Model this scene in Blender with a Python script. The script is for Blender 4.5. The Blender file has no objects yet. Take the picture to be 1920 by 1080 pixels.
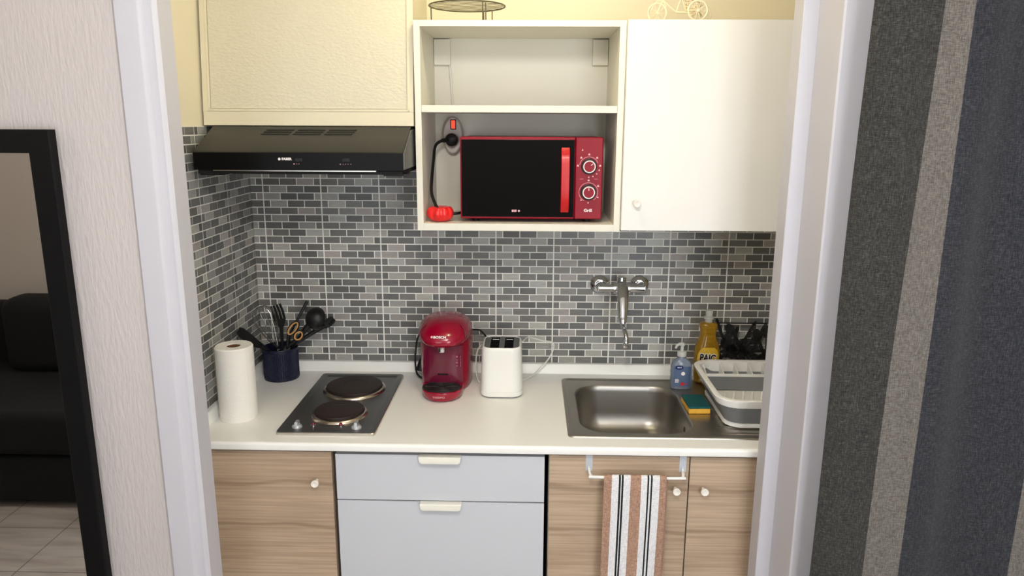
import bpy, bmesh, math, random
from mathutils import Vector, Matrix
random.seed(7)
SC = bpy.context.scene
COL = SC.collection
PI = math.pi
V = Vector

# ------------------------------------------------------------------ materials
def s2l(c):
    c = c / 255.0
    return c / 12.92 if c <= 0.04045 else ((c + 0.055) / 1.055) ** 2.4
def rgb(r, g, b): return (s2l(r), s2l(g), s2l(b), 1.0)

def nn(nt, t, **kw):
    n = nt.nodes.new(t)
    for k, v in kw.items():
        if k in n.inputs.keys(): n.inputs[k].default_value = v
        else: setattr(n, k, v)
    return n

def mat(name, col, rough=0.5, metal=0.0, var=0.04, nscale=12.0, bump=0.0, bscale=200.0, bstretch=(1, 1, 1),
        trans=0.0, coat=0.0, emit=None, estr=0.0, spec=0.5, ior=1.45, stretch=(1, 1, 1), bdist=0.001):
    m = bpy.data.materials.new(name); m.use_nodes = True
    nt = m.node_tree; b = nt.nodes['Principled BSDF']; L = nt.links.new
    tc = nn(nt, 'ShaderNodeTexCoord')
    mp = nn(nt, 'ShaderNodeMapping'); mp.inputs['Scale'].default_value = stretch
    L(tc.outputs['Object'], mp.inputs['Vector'])
    no = nn(nt, 'ShaderNodeTexNoise', Scale=nscale, Detail=4.0)
    L(mp.outputs[0], no.inputs['Vector'])
    mx = nn(nt, 'ShaderNodeMix', data_type='RGBA')
    mx.inputs['A'].default_value = [max(0, c * (1 - var)) for c in col[:3]] + [1]
    mx.inputs['B'].default_value = [min(1, c * (1 + var)) for c in col[:3]] + [1]
    L(no.outputs['Fac'], mx.inputs['Factor'])
    L(mx.outputs['Result'], b.inputs['Base Color'])
    b.inputs['Roughness'].default_value = rough
    b.inputs['Metallic'].default_value = metal
    b.inputs['IOR'].default_value = ior
    b.inputs['Specular IOR Level'].default_value = spec
    b.inputs['Transmission Weight'].default_value = trans
    b.inputs['Coat Weight'].default_value = coat
    b.inputs['Coat Roughness'].default_value = 0.05
    if emit:
        b.inputs['Emission Color'].default_value = emit
        b.inputs['Emission Strength'].default_value = estr
    if bump:
        mp2 = nn(nt, 'ShaderNodeMapping'); mp2.inputs['Scale'].default_value = bstretch
        L(tc.outputs['Object'], mp2.inputs['Vector'])
        n2 = nn(nt, 'ShaderNodeTexNoise', Scale=bscale, Detail=3.0)
        L(mp2.outputs[0], n2.inputs['Vector'])
        bu = nn(nt, 'ShaderNodeBump', Strength=bump, Distance=bdist)
        L(n2.outputs['Fac'], bu.inputs['Height']); L(bu.outputs[0], b.inputs['Normal'])
    return m

def mat_wood(name):
    m = bpy.data.materials.new(name); m.use_nodes = True
    nt = m.node_tree; b = nt.nodes['Principled BSDF']; L = nt.links.new
    tc = nn(nt, 'ShaderNodeTexCoord')
    def noise(sc, det, stretch, dist=0.0):
        mp = nn(nt, 'ShaderNodeMapping'); mp.inputs['Scale'].default_value = stretch
        L(tc.outputs['Object'], mp.inputs['Vector'])
        n = nn(nt, 'ShaderNodeTexNoise', Scale=sc, Detail=det, Distortion=dist)
        L(mp.outputs[0], n.inputs['Vector']); return n
    broad = noise(3.0, 3.0, (0.5, 1, 3.2), 0.5)
    r1 = nn(nt, 'ShaderNodeValToRGB')
    r1.color_ramp.elements[0].position = 0.3; r1.color_ramp.elements[0].color = rgb(172, 149, 125)
    r1.color_ramp.elements[1].position = 0.75; r1.color_ramp.elements[1].color = rgb(198, 177, 153)
    L(broad.outputs['Fac'], r1.inputs['Fac'])
    fine = noise(26.0, 5.0, (0.14, 1, 7.0), 0.3)
    r2 = nn(nt, 'ShaderNodeValToRGB')
    r2.color_ramp.elements[0].position = 0.3; r2.color_ramp.elements[0].color = (0.78, 0.75, 0.72, 1)
    r2.color_ramp.elements[1].position = 0.62; r2.color_ramp.elements[1].color = (1.04, 1.04, 1.04, 1)
    L(fine.outputs['Fac'], r2.inputs['Fac'])
    m1 = nn(nt, 'ShaderNodeMix', data_type='RGBA', blend_type='MULTIPLY'); m1.inputs['Factor'].default_value = 1.0
    L(r1.outputs[0], m1.inputs['A']); L(r2.outputs[0], m1.inputs['B'])
    # a few long dark drying lines
    mp = nn(nt, 'ShaderNodeMapping'); mp.inputs['Scale'].default_value = (0.3, 0.3, 1)
    L(tc.outputs['Object'], mp.inputs['Vector'])
    wv = nn(nt, 'ShaderNodeTexWave', wave_type='BANDS', bands_direction='Z', Scale=1.9, Distortion=6.0, Detail=3.0)
    wv.inputs['Detail Scale'].default_value = 1.6
    L(mp.outputs[0], wv.inputs['Vector'])
    r3 = nn(nt, 'ShaderNodeValToRGB')
    r3.color_ramp.elements[0].position = 0.0; r3.color_ramp.elements[0].color = (0.55, 0.5, 0.46, 1)
    r3.color_ramp.elements[1].position = 0.03; r3.color_ramp.elements[1].color = (1, 1, 1, 1)
    L(wv.outputs['Fac'], r3.inputs['Fac'])
    m2 = nn(nt, 'ShaderNodeMix', data_type='RGBA', blend_type='MULTIPLY'); m2.inputs['Factor'].default_value = 0.6
    L(m1.outputs['Result'], m2.inputs['A']); L(r3.outputs[0], m2.inputs['B'])
    L(m2.outputs['Result'], b.inputs['Base Color'])
    b.inputs['Roughness'].default_value = 0.45
    bu = nn(nt, 'ShaderNodeBump', Strength=0.15, Distance=0.0006)
    L(fine.outputs['Fac'], bu.inputs['Height']); L(bu.outputs[0], b.inputs['Normal'])
    return m

def mat_brick(name):
    m = bpy.data.materials.new(name); m.use_nodes = True
    nt = m.node_tree; b = nt.nodes['Principled BSDF']; L = nt.links.new
    at = nn(nt, 'ShaderNodeAttribute', attribute_name='glaze')
    tc = nn(nt, 'ShaderNodeTexCoord')
    mp = nn(nt, 'ShaderNodeMapping'); mp.inputs['Scale'].default_value = (40, 40, 420)
    L(tc.outputs['Object'], mp.inputs['Vector'])
    no = nn(nt, 'ShaderNodeTexNoise', Scale=1.0, Detail=3.0); L(mp.outputs[0], no.inputs['Vector'])
    r = nn(nt, 'ShaderNodeValToRGB')
    r.color_ramp.elements[0].position = 0.25; r.color_ramp.elements[0].color = (0.82, 0.82, 0.82, 1)
    r.color_ramp.elements[1].position = 0.75; r.color_ramp.elements[1].color = (1.12, 1.12, 1.12, 1)
    L(no.outputs['Fac'], r.inputs['Fac'])
    mx = nn(nt, 'ShaderNodeMix', data_type='RGBA', blend_type='MULTIPLY'); mx.inputs['Factor'].default_value = 1.0
    L(at.outputs['Color'], mx.inputs['A']); L(r.outputs[0], mx.inputs['B'])
    L(mx.outputs['Result'], b.inputs['Base Color'])
    b.inputs['Roughness'].default_value = 0.38
    return m

def mat_floor(name):
    m = bpy.data.materials.new(name); m.use_nodes = True
    nt = m.node_tree; b = nt.nodes['Principled BSDF']; L = nt.links.new
    tc = nn(nt, 'ShaderNodeTexCoord')
    mp = nn(nt, 'ShaderNodeMapping'); mp.inputs['Location'].default_value = (1.09 + 3.25, 2.19 + 3.25, 0)
    L(tc.outputs['Object'], mp.inputs['Vector'])
    br = nn(nt, 'ShaderNodeTexBrick', offset=0.0, squash=1.0, Scale=1.0)
    br.inputs['Color1'].default_value = (1, 1, 1, 1); br.inputs['Color2'].default_value = (0.94, 0.94, 0.94, 1)
    br.inputs['Mortar'].default_value = (0.3, 0.28, 0.26, 1)
    br.inputs['Mortar Size'].default_value = 0.0022
    br.inputs['Brick Width'].default_value = 0.325; br.inputs['Row Height'].default_value = 0.325
    L(mp.outputs[0], br.inputs['Vector'])
    mp2 = nn(nt, 'ShaderNodeMapping'); mp2.inputs['Rotation'].default_value = (0, 0, 0.7); mp2.inputs['Scale'].default_value = (1.2, 9, 1)
    L(tc.outputs['Object'], mp2.inputs['Vector'])
    no = nn(nt, 'ShaderNodeTexNoise', Scale=2.2, Detail=5.0, Distortion=0.5); L(mp2.outputs[0], no.inputs['Vector'])
    r = nn(nt, 'ShaderNodeValToRGB')
    r.color_ramp.elements[0].position = 0.3; r.color_ramp.elements[0].color = rgb(160, 150, 142)
    r.color_ramp.elements[1].position = 0.6; r.color_ramp.elements[1].color = rgb(190, 182, 174)
    L(no.outputs['Fac'], r.inputs['Fac'])
    mx = nn(nt, 'ShaderNodeMix', data_type='RGBA', blend_type='MULTIPLY'); mx.inputs['Factor'].default_value = 1.0
    L(r.outputs[0], mx.inputs['A']); L(br.outputs['Color'], mx.inputs['B'])
    L(mx.outputs['Result'], b.inputs['Base Color'])
    b.inputs['Roughness'].default_value = 0.35
    return m

def mat_weave(name, c0, c1, c2, rough=0.9):
    """melange cloth: short light and dark threads running both ways"""
    m = bpy.data.materials.new(name); m.use_nodes = True
    nt = m.node_tree; b = nt.nodes['Principled BSDF']; L = nt.links.new
    tc = nn(nt, 'ShaderNodeTexCoord')
    outs = []
    for st in ((760, 760, 80), (105, 105, 800)):
        mp = nn(nt, 'ShaderNodeMapping'); mp.inputs['Scale'].default_value = st
        L(tc.outputs['Object'], mp.inputs['Vector'])
        n = nn(nt, 'ShaderNodeTexNoise', Scale=1.0, Detail=2.0); L(mp.outputs[0], n.inputs['Vector'])
        outs.append(n)
    ad = nn(nt, 'ShaderNodeMath', operation='ADD'); L(outs[0].outputs['Fac'], ad.inputs[0]); L(outs[1].outputs['Fac'], ad.inputs[1])
    hf = nn(nt, 'ShaderNodeMath', operation='MULTIPLY'); L(ad.outputs[0], hf.inputs[0]); hf.inputs[1].default_value = 0.5
    r = nn(nt, 'ShaderNodeValToRGB')
    e = r.color_ramp.elements
    e[0].position = 0.36; e[0].color = c0; e[1].position = 0.66; e[1].color = c2
    k = e.new(0.5); k.color = c1
    L(hf.outputs[0], r.inputs['Fac']); L(r.outputs[0], b.inputs['Base Color'])
    b.inputs['Roughness'].default_value = rough; b.inputs['Specular IOR Level'].default_value = 0.15
    b.inputs['Sheen Weight'].default_value = 0.15
    bu = nn(nt, 'ShaderNodeBump', Strength=0.25, Distance=0.001)
    L(hf.outputs[0], bu.inputs['Height']); L(bu.outputs[0], b.inputs['Normal'])
    return m

M = {}
M['plaster'] = mat('ribbed_plaster', rgb(197, 190, 188), 0.8, var=0.02, nscale=3, bump=0.55, bscale=44, bstretch=(3.0, 1, 0.6), bdist=0.005)
M['room_wall'] = mat('room_wall_paint', rgb(205, 196, 186), 0.85, var=0.02, bump=0.2, bscale=60)
M['kitchen_wall'] = mat('cream_wall_paint', rgb(232, 223, 196), 0.75, var=0.02, nscale=4, bump=0.1, bscale=90)
M['ceiling'] = mat('ceiling_paint', rgb(238, 236, 230), 0.9, var=0.01)
M['trim'] = mat('trim_paint', rgb(197, 196, 203), 0.5, var=0.015, nscale=6, bump=0.12, bscale=18, bstretch=(4, 4, 1))
M['grout'] = mat('tile_grout', rgb(238, 236, 228), 0.85, var=0.06, nscale=40)
M['brick'] = mat_brick('glazed_mosaic')
M['floor'] = mat_floor('ceramic_floor_tile')
M['wood'] = mat_wood('light_oak_laminate')
M['worktop'] = mat('white_laminate_worktop', rgb(245, 244, 239), 0.32, var=0.015, nscale=3)
M['white_lam'] = mat('white_melamine', rgb(226, 222, 208), 0.4, var=0.012)
M['white_gloss'] = mat('white_gloss_door', rgb(234, 232, 226), 0.42, var=0.008)
M['duct'] = mat('leathery_panel', rgb(212, 205, 182), 0.42, var=0.02, nscale=20, bump=0.9, bscale=120, bstretch=(0.7, 1, 1.3), bdist=0.003)
M['duct_frame'] = mat('cream_gloss_paint', rgb(218, 210, 184), 0.4, var=0.02, nscale=8, bump=0.08, bscale=30)
M['drawer'] = mat('pale_grey_lacquer', rgb(202, 205, 211), 0.35, var=0.01)
M['pull'] = mat('white_plastic_pull', rgb(236, 234, 222), 0.35)
M['knob'] = mat('white_knob_enamel', rgb(240, 234, 224), 0.25)
M['dark_gap'] = mat('dark_cabinet_edge', rgb(74, 62, 54), 0.7, var=0.1)
M['black_gap'] = mat('black_carcase', rgb(20, 20, 20), 0.8)
M['steel'] = mat('brushed_steel', rgb(178, 173, 164), 0.36, 1.0, var=0.08, nscale=30, stretch=(1, 12, 12), bump=0.03, bscale=300, bstretch=(0.2, 6, 6))
M['bowl'] = mat('satin_bowl_steel', rgb(164, 160, 153), 0.36, 1.0, var=0.05, nscale=10)
M['hob'] = mat('hob_steel', rgb(138, 138, 138), 0.36, 1.0, var=0.1, nscale=30, stretch=(1, 10, 10))
M['hob_edge'] = mat('hob_rim_steel', rgb(206, 202, 196), 0.28, 1.0, var=0.05)
M['cast'] = mat('cast_iron_plate', rgb(48, 36, 33), 0.5, 0.2, var=0.15, nscale=30, bump=0.1, bscale=300)
M['ring'] = mat('tarnished_ring_steel', rgb(204, 192, 178), 0.24, 1.0, var=0.15, nscale=14)
M['knob_grey'] = mat('grey_hob_knob', rgb(176, 178, 180), 0.35, 0.4)
M['red_lamp'] = mat('red_indicator', rgb(120, 16, 24), 0.15, coat=0.5)
M['chrome'] = mat('chrome', rgb(214, 215, 218), 0.06, 1.0, var=0.02)
M['black'] = mat('black_plastic', rgb(17, 17, 18), 0.45, var=0.1)
M['black_sat'] = mat('black_satin_paint', rgb(27, 27, 26), 0.42, var=0.06)
M['black_gloss'] = mat('black_glossy_front', rgb(8, 8, 8), 0.35, var=0.1, spec=0.2)
M['black_deep'] = mat('black_slot', rgb(5, 5, 5), 0.8)
M['glass_black'] = mat('black_door_glass', rgb(4, 5, 7), 0.08, var=0.1, spec=0.2)
M['side_sheen'] = mat('hood_side_sheen', rgb(96, 96, 94), 0.4)  # hood's black side greyed to paint in reflected light
M['micro_red'] = mat('microwave_red', rgb(138, 10, 32), 0.42, var=0.05, spec=0.3)
M['micro_case'] = mat('microwave_case_red', rgb(112, 14, 30), 0.35, var=0.05)
M['handle_red'] = mat('bright_red_handle', rgb(190, 14, 18), 0.25, coat=0.3)
M['coffee_red'] = mat('cherry_red_plastic', rgb(146, 3, 40), 0.22, var=0.04, coat=0.4)
M['coffee_dark'] = mat('dark_cherry_panel', rgb(98, 5, 40), 0.24, var=0.04, coat=0.4)
M['tank'] = mat('smoked_tank', rgb(72, 74, 74), 0.2)
M['mark'] = mat('white_print', rgb(240, 232, 230), 0.5)
M['mark_pink'] = mat('pale_print', rgb(226, 170, 176), 0.5)
M['mark_dim'] = mat('faint_print', rgb(176, 92, 112), 0.5)
M['toaster'] = mat('white_appliance_plastic', rgb(236, 235, 229), 0.28, coat=0.2, var=0.01)
M['dark_grey'] = mat('dark_grey_metal', rgb(92, 92, 92), 0.4, 0.3)
M['white_cord'] = mat('white_cord', rgb(226, 223, 214), 0.45)
M['paper'] = mat('kitchen_paper', rgb(240, 237, 229), 0.95, var=0.015, nscale=60, bump=0.5, bscale=70, bstretch=(1, 1, 3.2), bdist=0.002)
M['card'] = mat('brown_card_core', rgb(110, 70, 44), 0.9)
M['navy'] = mat('navy_enamel', rgb(15, 20, 46), 0.42, var=0.08)
M['tan'] = mat('tan_rubber', rgb(200, 150, 88), 0.6)
M['wire'] = mat('whisk_wire', rgb(190, 190, 186), 0.2, 1.0)
M['soap'] = mat('blue_liquid_soap', rgb(176, 190, 208), 0.08, trans=0.65, var=0.03)
M['soap_label'] = mat('blue_soap_label', rgb(84, 102, 134), 0.4)
M['navy_label'] = mat('navy_label', rgb(16, 30, 92), 0.4)
M['clear'] = mat('clear_plastic', rgb(232, 234, 228), 0.12, trans=0.6)
M['pump'] = mat('white_pump_plastic', rgb(222, 222, 214), 0.3, trans=0.25)
M['red_dot'] = mat('red_label_dot', rgb(196, 40, 44), 0.5)
M['amber'] = mat('amber_detergent', rgb(206, 160, 40), 0.08, trans=0.65, var=0.05)
M['yellow_label'] = mat('yellow_label', rgb(204, 166, 44), 0.4, var=0.1, nscale=30)
M['ink'] = mat('black_ink', rgb(14, 14, 24), 0.5)
M['sponge'] = mat('yellow_sponge', rgb(222, 168, 62), 0.95, var=0.15, nscale=60, bump=0.9, bscale=160, bdist=0.003)
M['scour'] = mat('green_scouring_pad', rgb(8, 78, 80), 0.95, var=0.25, nscale=150, bump=0.8, bscale=260, bdist=0.002)
M['rack_white'] = mat('white_rack_plastic', rgb(243, 242, 238), 0.35, var=0.01)
M['rack_grey'] = mat('grey_silicone', rgb(122, 124, 126), 0.6, var=0.03)
M['towel_grey'] = mat('towel_bar_metal', rgb(196, 202, 210), 0.4, 0.3)
M['bar_white'] = mat('white_bar', rgb(232, 232, 230), 0.35)
M['tw_brown'] = mat_weave('terracotta_linen', rgb(138, 106, 88), rgb(166, 132, 112), rgb(190, 158, 138))
M['tw_white'] = mat_weave('white_linen', rgb(198, 198, 200), rgb(226, 226, 228), rgb(240, 240, 240))
M['tw_black'] = mat_weave('black_linen', rgb(14, 16, 18), rgb(28, 30, 32), rgb(50, 52, 54))
M['cur_dark'] = mat_weave('charcoal_curtain_weave', rgb(36, 35, 34), rgb(52, 51, 49), rgb(80, 79, 76))
M['cur_navy'] = mat_weave('slate_curtain_weave', rgb(33, 34, 38), rgb(47, 48, 53), rgb(72, 73, 77))
M['cur_light'] = mat_weave('light_grey_curtain_weave', rgb(78, 74, 70), rgb(102, 97, 92), rgb(126, 121, 115))
M['mirror'] = mat('mirror_silver', (0.82, 0.83, 0.83, 1), 0.01, 1.0, var=0.0)
M['frame_black'] = mat('black_mirror_frame', rgb(9, 9, 10), 0.6, var=0.1, spec=0.2)
M['sofa'] = mat('black_sofa_cloth', rgb(15, 15, 16), 0.9, var=0.2, nscale=100, bump=0.3, bscale=400)
M['tomato'] = mat('glossy_red_wrap', rgb(224, 34, 34), 0.3, var=0.25, nscale=60, coat=0.3)
M['socket'] = mat('white_socket_plastic', rgb(214, 206, 200), 0.4)
M['switch_on'] = mat('lit_red_switch', rgb(180, 20, 10), 0.3, emit=(1.0, 0.06, 0.02, 1), estr=0.9)
M['rack_wire'] = mat('cooling_rack_wire', rgb(104, 102, 84), 0.4, 0.6)
M['cream_metal'] = mat('cream_painted_metal', rgb(240, 226, 190), 0.45, var=0.03)
M['petal'] = mat('pink_petals', rgb(226, 160, 160), 0.8, var=0.2)
M['window_frame'] = mat('window_white_paint', rgb(236, 236, 236), 0.4)
M['shadow_line'] = mat('shadow_gap_tone', rgb(150, 138, 122), 0.8)  # brown tone for painting in a shadow gap, assigned to nothing

# ------------------------------------------------------------------ mesh builder
class B:
    def __init__(s): s.bm = bmesh.new(); s.mi = 0
    def _mark(s): return set(s.bm.faces)
    def _setmi(s, f0):
        for f in s.bm.faces:
            if f not in f0: f.material_index = s.mi
    def box(s, x0, x1, y0, y1, z0, z1, bev=0.0, seg=2):
        f0 = s._mark()
        vs = [s.bm.verts.new((x, y, z)) for x in (x0, x1) for y in (y0, y1) for z in (z0, z1)]
        q = [(0, 1, 3, 2), (4, 6, 7, 5), (0, 4, 5, 1), (2, 3, 7, 6), (0, 2, 6, 4), (1, 5, 7, 3)]
        fs = [s.bm.faces.new([vs[i] for i in a]) for a in q]
        if bev > 0:
            ed = list({e for f in fs for e in f.edges})
            bmesh.ops.bevel(s.bm, geom=ed, offset=bev, segments=seg, profile=0.5, affect='EDGES', clamp_overlap=True)
        s._setmi(f0); return s
    def loft(s, loops, cap=True, closed=True, capa=True, capb=True):
        f0 = s._mark()
        rows = [[s.bm.verts.new(p) for p in lp] for lp in loops]
        n = len(rows[0])
        for a, b in zip(rows, rows[1:]):
            for i in range(n if closed else n - 1):
                j = (i + 1) % n
                try: s.bm.faces.new((a[i], a[j], b[j], b[i]))
                except ValueError: pass
        if cap and closed:
            if capa: s.bm.faces.new(rows[0][::-1])
            if capb: s.bm.faces.new(rows[-1])
        s._setmi(f0); return s
    def lathe(s, prof, cx, cy, z0=0.0, seg=40, axis='z', cap=True):
        loops = []
        for r, z in prof:
            r = max(r, 1e-5)
            lp = []
            for i in range(seg):
                a = 2 * PI * i / seg
                if axis == 'z': lp.append((cx + r * math.cos(a), cy + r * math.sin(a), z0 + z))
                else: lp.append((cx + r * math.cos(a), z0 + z, cy + r * math.sin(a)))   # axis y: cx=x, cy=z, z0=y
            loops.append(lp)
        return s.loft(loops, cap)
    def cyl(s, p0, p1, r0, r1=None, seg=20):
        return s.tube([p0, p1], r0, seg=seg, r_end=r1)
    def tube(s, pts, r, seg=10, smooth=0, closed=False, r_end=None, radii=None):
        P = [V(p) for p in pts]
        if smooth: P = catmull(P, smooth, closed)
        n = len(P)
        if radii is not None:
            m = len(radii) - 1
            def rr(i):
                t = i / (n - 1) * m; k = min(int(t), m - 1); return radii[k] + (radii[k + 1] - radii[k]) * (t - k)
        else:
            r1 = r if r_end is None else r_end
            def rr(i): return r + (r1 - r) * (i / max(1, n - 1))
        up = V((0, 0, 1)); nrm = None; loops = []
        for i in range(n):
            if closed: t = P[(i + 1) % n] - P[i - 1]
            else: t = P[min(i + 1, n - 1)] - P[max(i - 1, 0)]
            t.normalize()
            if nrm is None:
                nrm = t.cross(up)
                if nrm.length < 1e-3: nrm = t.cross(V((1, 0, 0)))
                nrm.normalize()
            else:
                nrm = nrm - t * nrm.dot(t)
                if nrm.length < 1e-6: nrm = t.orthogonal()
                nrm.normalize()
            b = t.cross(nrm)
            loops.append([P[i] + (nrm * math.cos(2 * PI * k / seg) + b * math.sin(2 * PI * k / seg)) * rr(i) for k in range(seg)])
        if closed: loops.append(loops[0]); return s.loft(loops, cap=False)
        return s.loft(loops)
    def prism(s, poly, a, b, plane='xz'):
        """poly extruded between two values of the missing axis"""
        def mk(p, c):
            return {'xz': (p[0], c, p[1]), 'yz': (c, p[0], p[1]), 'xy': (p[0], p[1], c)}[plane]
        return s.loft([[mk(p, a) for p in poly], [mk(p, b) for p in poly]])
    def quad(s, *pts):
        f = s.bm.faces.new([s.bm.verts.new(p) for p in pts]); f.material_index = s.mi; return s
    def xf(s, mtx, verts=None):
        for v in (verts or s.bm.verts): v.co = mtx @ v.co
        return s
    def rot(s, ang, axis, pivot):
        p = V(pivot); return s.xf(Matrix.Translation(p) @ Matrix.Rotation(ang, 4, axis) @ Matrix.Translation(-p))

def catmull(P, k, closed=False):
    out = []; n = len(P)
    rng = range(n) if closed else range(n - 1)
    for i in rng:
        if closed: p0, p1, p2, p3 = P[i - 1], P[i], P[(i + 1) % n], P[(i + 2) % n]
        else: p0, p1, p2, p3 = P[max(i - 1, 0)], P[i], P[i + 1], P[min(i + 2, n - 1)]
        for j in range(k):
            t = j / k
            out.append(0.5 * ((2 * p1) + (-p0 + p2) * t + (2 * p0 - 5 * p1 + 4 * p2 - p3) * t * t + (-p0 + 3 * p1 - 3 * p2 + p3) * t ** 3))
    if not closed: out.append(P[-1].copy())
    return out

def rrect(x0, x1, y0, y1, r, z, n=6):
    """rounded rectangle loop, ccw, at height z"""
    out = []
    for cx, cy, a0 in ((x1 - r, y1 - r, 0), (x0 + r, y1 - r, PI / 2), (x0 + r, y0 + r, PI), (x1 - r, y0 + r, 1.5 * PI)):
        for i in range(n + 1):
            a = a0 + PI / 2 * i / n
            out.append((cx + r * math.cos(a), cy + r * math.sin(a), z))
    return out

def sup(cx, cy, a, b, z, e=2.0, n=40):
    out = []
    for i in range(n):
        t = 2 * PI * i / n; c, s_ = math.cos(t), math.sin(t)
        out.append((cx + a * math.copysign(abs(c) ** (2 / e), c), cy + b * math.copysign(abs(s_) ** (2 / e), s_), z))
    return out

WORLD = {}
def part(name, b, mats, parent=None, origin=None, sharp=35):
    bm = b.bm
    bmesh.ops.recalc_face_normals(bm, faces=bm.faces)
    xs = [v.co.x for v in bm.verts]; ys = [v.co.y for v in bm.verts]; zs = [v.co.z for v in bm.verts]
    o = V(origin) if origin is not None else V(((min(xs) + max(xs)) / 2, (min(ys) + max(ys)) / 2, min(zs)))
    for v in bm.verts: v.co -= o
    me = bpy.data.meshes.new(name); bm.to_mesh(me); bm.free()
    for m in (mats if isinstance(mats, (list, tuple)) else [mats]): me.materials.append(m)
    for p in me.polygons: p.use_smooth = True
    me.set_sharp_from_angle(angle=math.radians(sharp))
    ob = bpy.data.objects.new(name, me); COL.objects.link(ob)
    wn = ob.modifiers.new('weighted', 'WEIGHTED_NORMAL'); wn.keep_sharp = True
    WORLD[ob.name] = o
    if parent is not None:
        ob.parent = parent; ob.location = o - WORLD[parent.name]
    else: ob.location = o
    return ob
def tag(o, label, cat, group=None, kind=None):
    o['label'] = label; o['category'] = cat
    if group: o['group'] = group
    if kind: o['kind'] = kind
    return o
def thing(name, label, cat, loc, group=None):
    o = bpy.data.objects.new(name, None); COL.objects.link(o); o.empty_display_size = 0.05
    o.location = loc; WORLD[o.name] = V(loc)
    return tag(o, label, cat, group)
def struct(name, b, mats, parent=None, origin=None):
    o = part(name, b, mats, parent, origin)
    if parent is None: o['kind'] = 'structure'
    return o
def text_bm(body, size, mtx, extrude=0.0003, weight=0.0):
    cu = bpy.data.curves.new('txt', 'FONT'); cu.body = body; cu.size = size; cu.extrude = extrude; cu.offset = weight
    cu.align_x = 'CENTER'; cu.align_y = 'CENTER'; cu.resolution_u = 3
    ob = bpy.data.objects.new('txt', cu); COL.objects.link(ob)
    bpy.context.view_layer.update()
    me = bpy.data.meshes.new_from_object(ob.evaluated_get(bpy.context.evaluated_depsgraph_get()))
    b = B(); b.bm.from_mesh(me)
    bpy.data.objects.remove(ob); bpy.data.curves.remove(cu); bpy.data.meshes.remove(me)
    b.xf(mtx); return b
def facing(x, y, z, rx=90, rz=0, roll=0, sx=1.0):
    return (Matrix.Translation((x, y, z)) @ Matrix.Rotation(math.radians(rz), 4, 'Z') @ Matrix.Rotation(math.radians(rx), 4, 'X')
            @ Matrix.Rotation(math.radians(roll), 4, 'Z') @ Matrix.Diagonal((sx, 1, 1, 1)))

# ------------------------------------------------------------------ camera
def make_camera():
    yaw, pit, rol = map(math.radians, (1.3189, -12.6822, 0.2693))
    f = V((-math.sin(yaw) * math.cos(pit), math.cos(yaw) * math.cos(pit), math.sin(pit)))
    r = V((math.cos(yaw), math.sin(yaw), 0)); u = r.cross(f)
    R = r * math.cos(rol) + u * math.sin(rol); U = -r * math.sin(rol) + u * math.cos(rol)
    c = bpy.data.cameras.new('camera'); o = bpy.data.objects.new('camera', c); COL.objects.link(o)
    m = Matrix(((R.x, U.x, -f.x, 0.955), (R.y, U.y, -f.y, -2.527), (R.z, U.z, -f.z, 1.7724), (0, 0, 0, 1)))
    o.matrix_world = m
    c.sensor_width = 36; c.lens = 1387 / 1920 * 36; c.clip_start = 0.02
    SC.camera = o
make_camera()

# ------------------------------------------------------------------ room shell
YW = -0.865          # room face of the partition
YK = -0.80           # kitchen face of the partition
RX0, RX1, RY0, H = -2.4, 3.1, -3.25, 2.5
KX1 = 1.95
b = B(); b.box(RX0 - .1, RX1 + .1, RY0 - .1, 0.2, -0.1, 0.0); struct('floor', b, M['floor'], origin=(0, 0, 0))
b = B(); b.box(RX0 - .1, RX1 + .1, RY0 - .1, 0.2, H, H + .1); struct('ceiling', b, M['ceiling'])
b = B(); b.box(RX0 - .1, RX0, RY0, YW, 0, H); struct('wall_left', b, M['room_wall'])
b = B(); b.box(RX1, RX1 + .1, RY0, YW, 0, H); struct('wall_right', b, M['room_wall'])
# wall behind the camera with two openings for daylight
WZ0, WZ1 = 0.5, 2.25
WINS = ((-0.45, 0.42), (1.32, 2.25))  # left opening added to light the right casing; both avoid the microwave's reflection
b = B(); xa = RX0
for (w0, w1) in WINS:
    b.box(xa, w0, RY0 - .1, RY0, 0, H); b.box(w0, w1, RY0 - .1, RY0, 0, WZ0); b.box(w0, w1, RY0 - .1, RY0, WZ1, H); xa = w1
b.box(xa, RX1, RY0 - .1, RY0, 0, H)
struct('wall_rear', b, M['room_wall'])
for k, (w0, w1) in enumerate(WINS):
    b = B(); ya, yb = RY0 - .08, RY0 - .02
    for a in ((w0, w0 + .05, WZ0, WZ1), (w1 - .05, w1, WZ0, WZ1), (w0 + .05, w1 - .05, WZ0, WZ0 + .05), (w0 + .05, w1 - .05, WZ1 - .05, WZ1), ((w0 + w1) / 2 - .03, (w0 + w1) / 2 + .03, WZ0 + .05, WZ1 - .05)):
        b.box(a[0], a[1], ya, yb, a[2], a[3], 0.004)
    struct('window_%d' % (k + 1), b, M['window_frame'])
# partition between the room and the kitchenette
JL, JR = 0.148, 1.6076
b = B()
b.box(RX0, JL - .02, YW, YK, 0, H); b.box(JR + .02, RX1, YW, YK + .06, 0, H); b.box(JL - .02, JR + .02, YW, YK, 2.325, H)
struct('wall_partition', b, M['plaster'], origin=(0, 0, 0))
# kitchenette walls
b = B(); b.box(-.1, KX1 + .1, .008, .1, 0, H); wall_kb = struct('wall_back', b, M['kitchen_wall'])
b = B(); b.box(-.1, -.008, YK, .008, 0, H); wall_kl = struct('wall_kitchen_left', b, M['kitchen_wall'])
b = B(); b.box(KX1, KX1 + .1, YK + .06, .008, 0, H); struct('wall_kitchen_right', b, M['kitchen_wall'])

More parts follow.
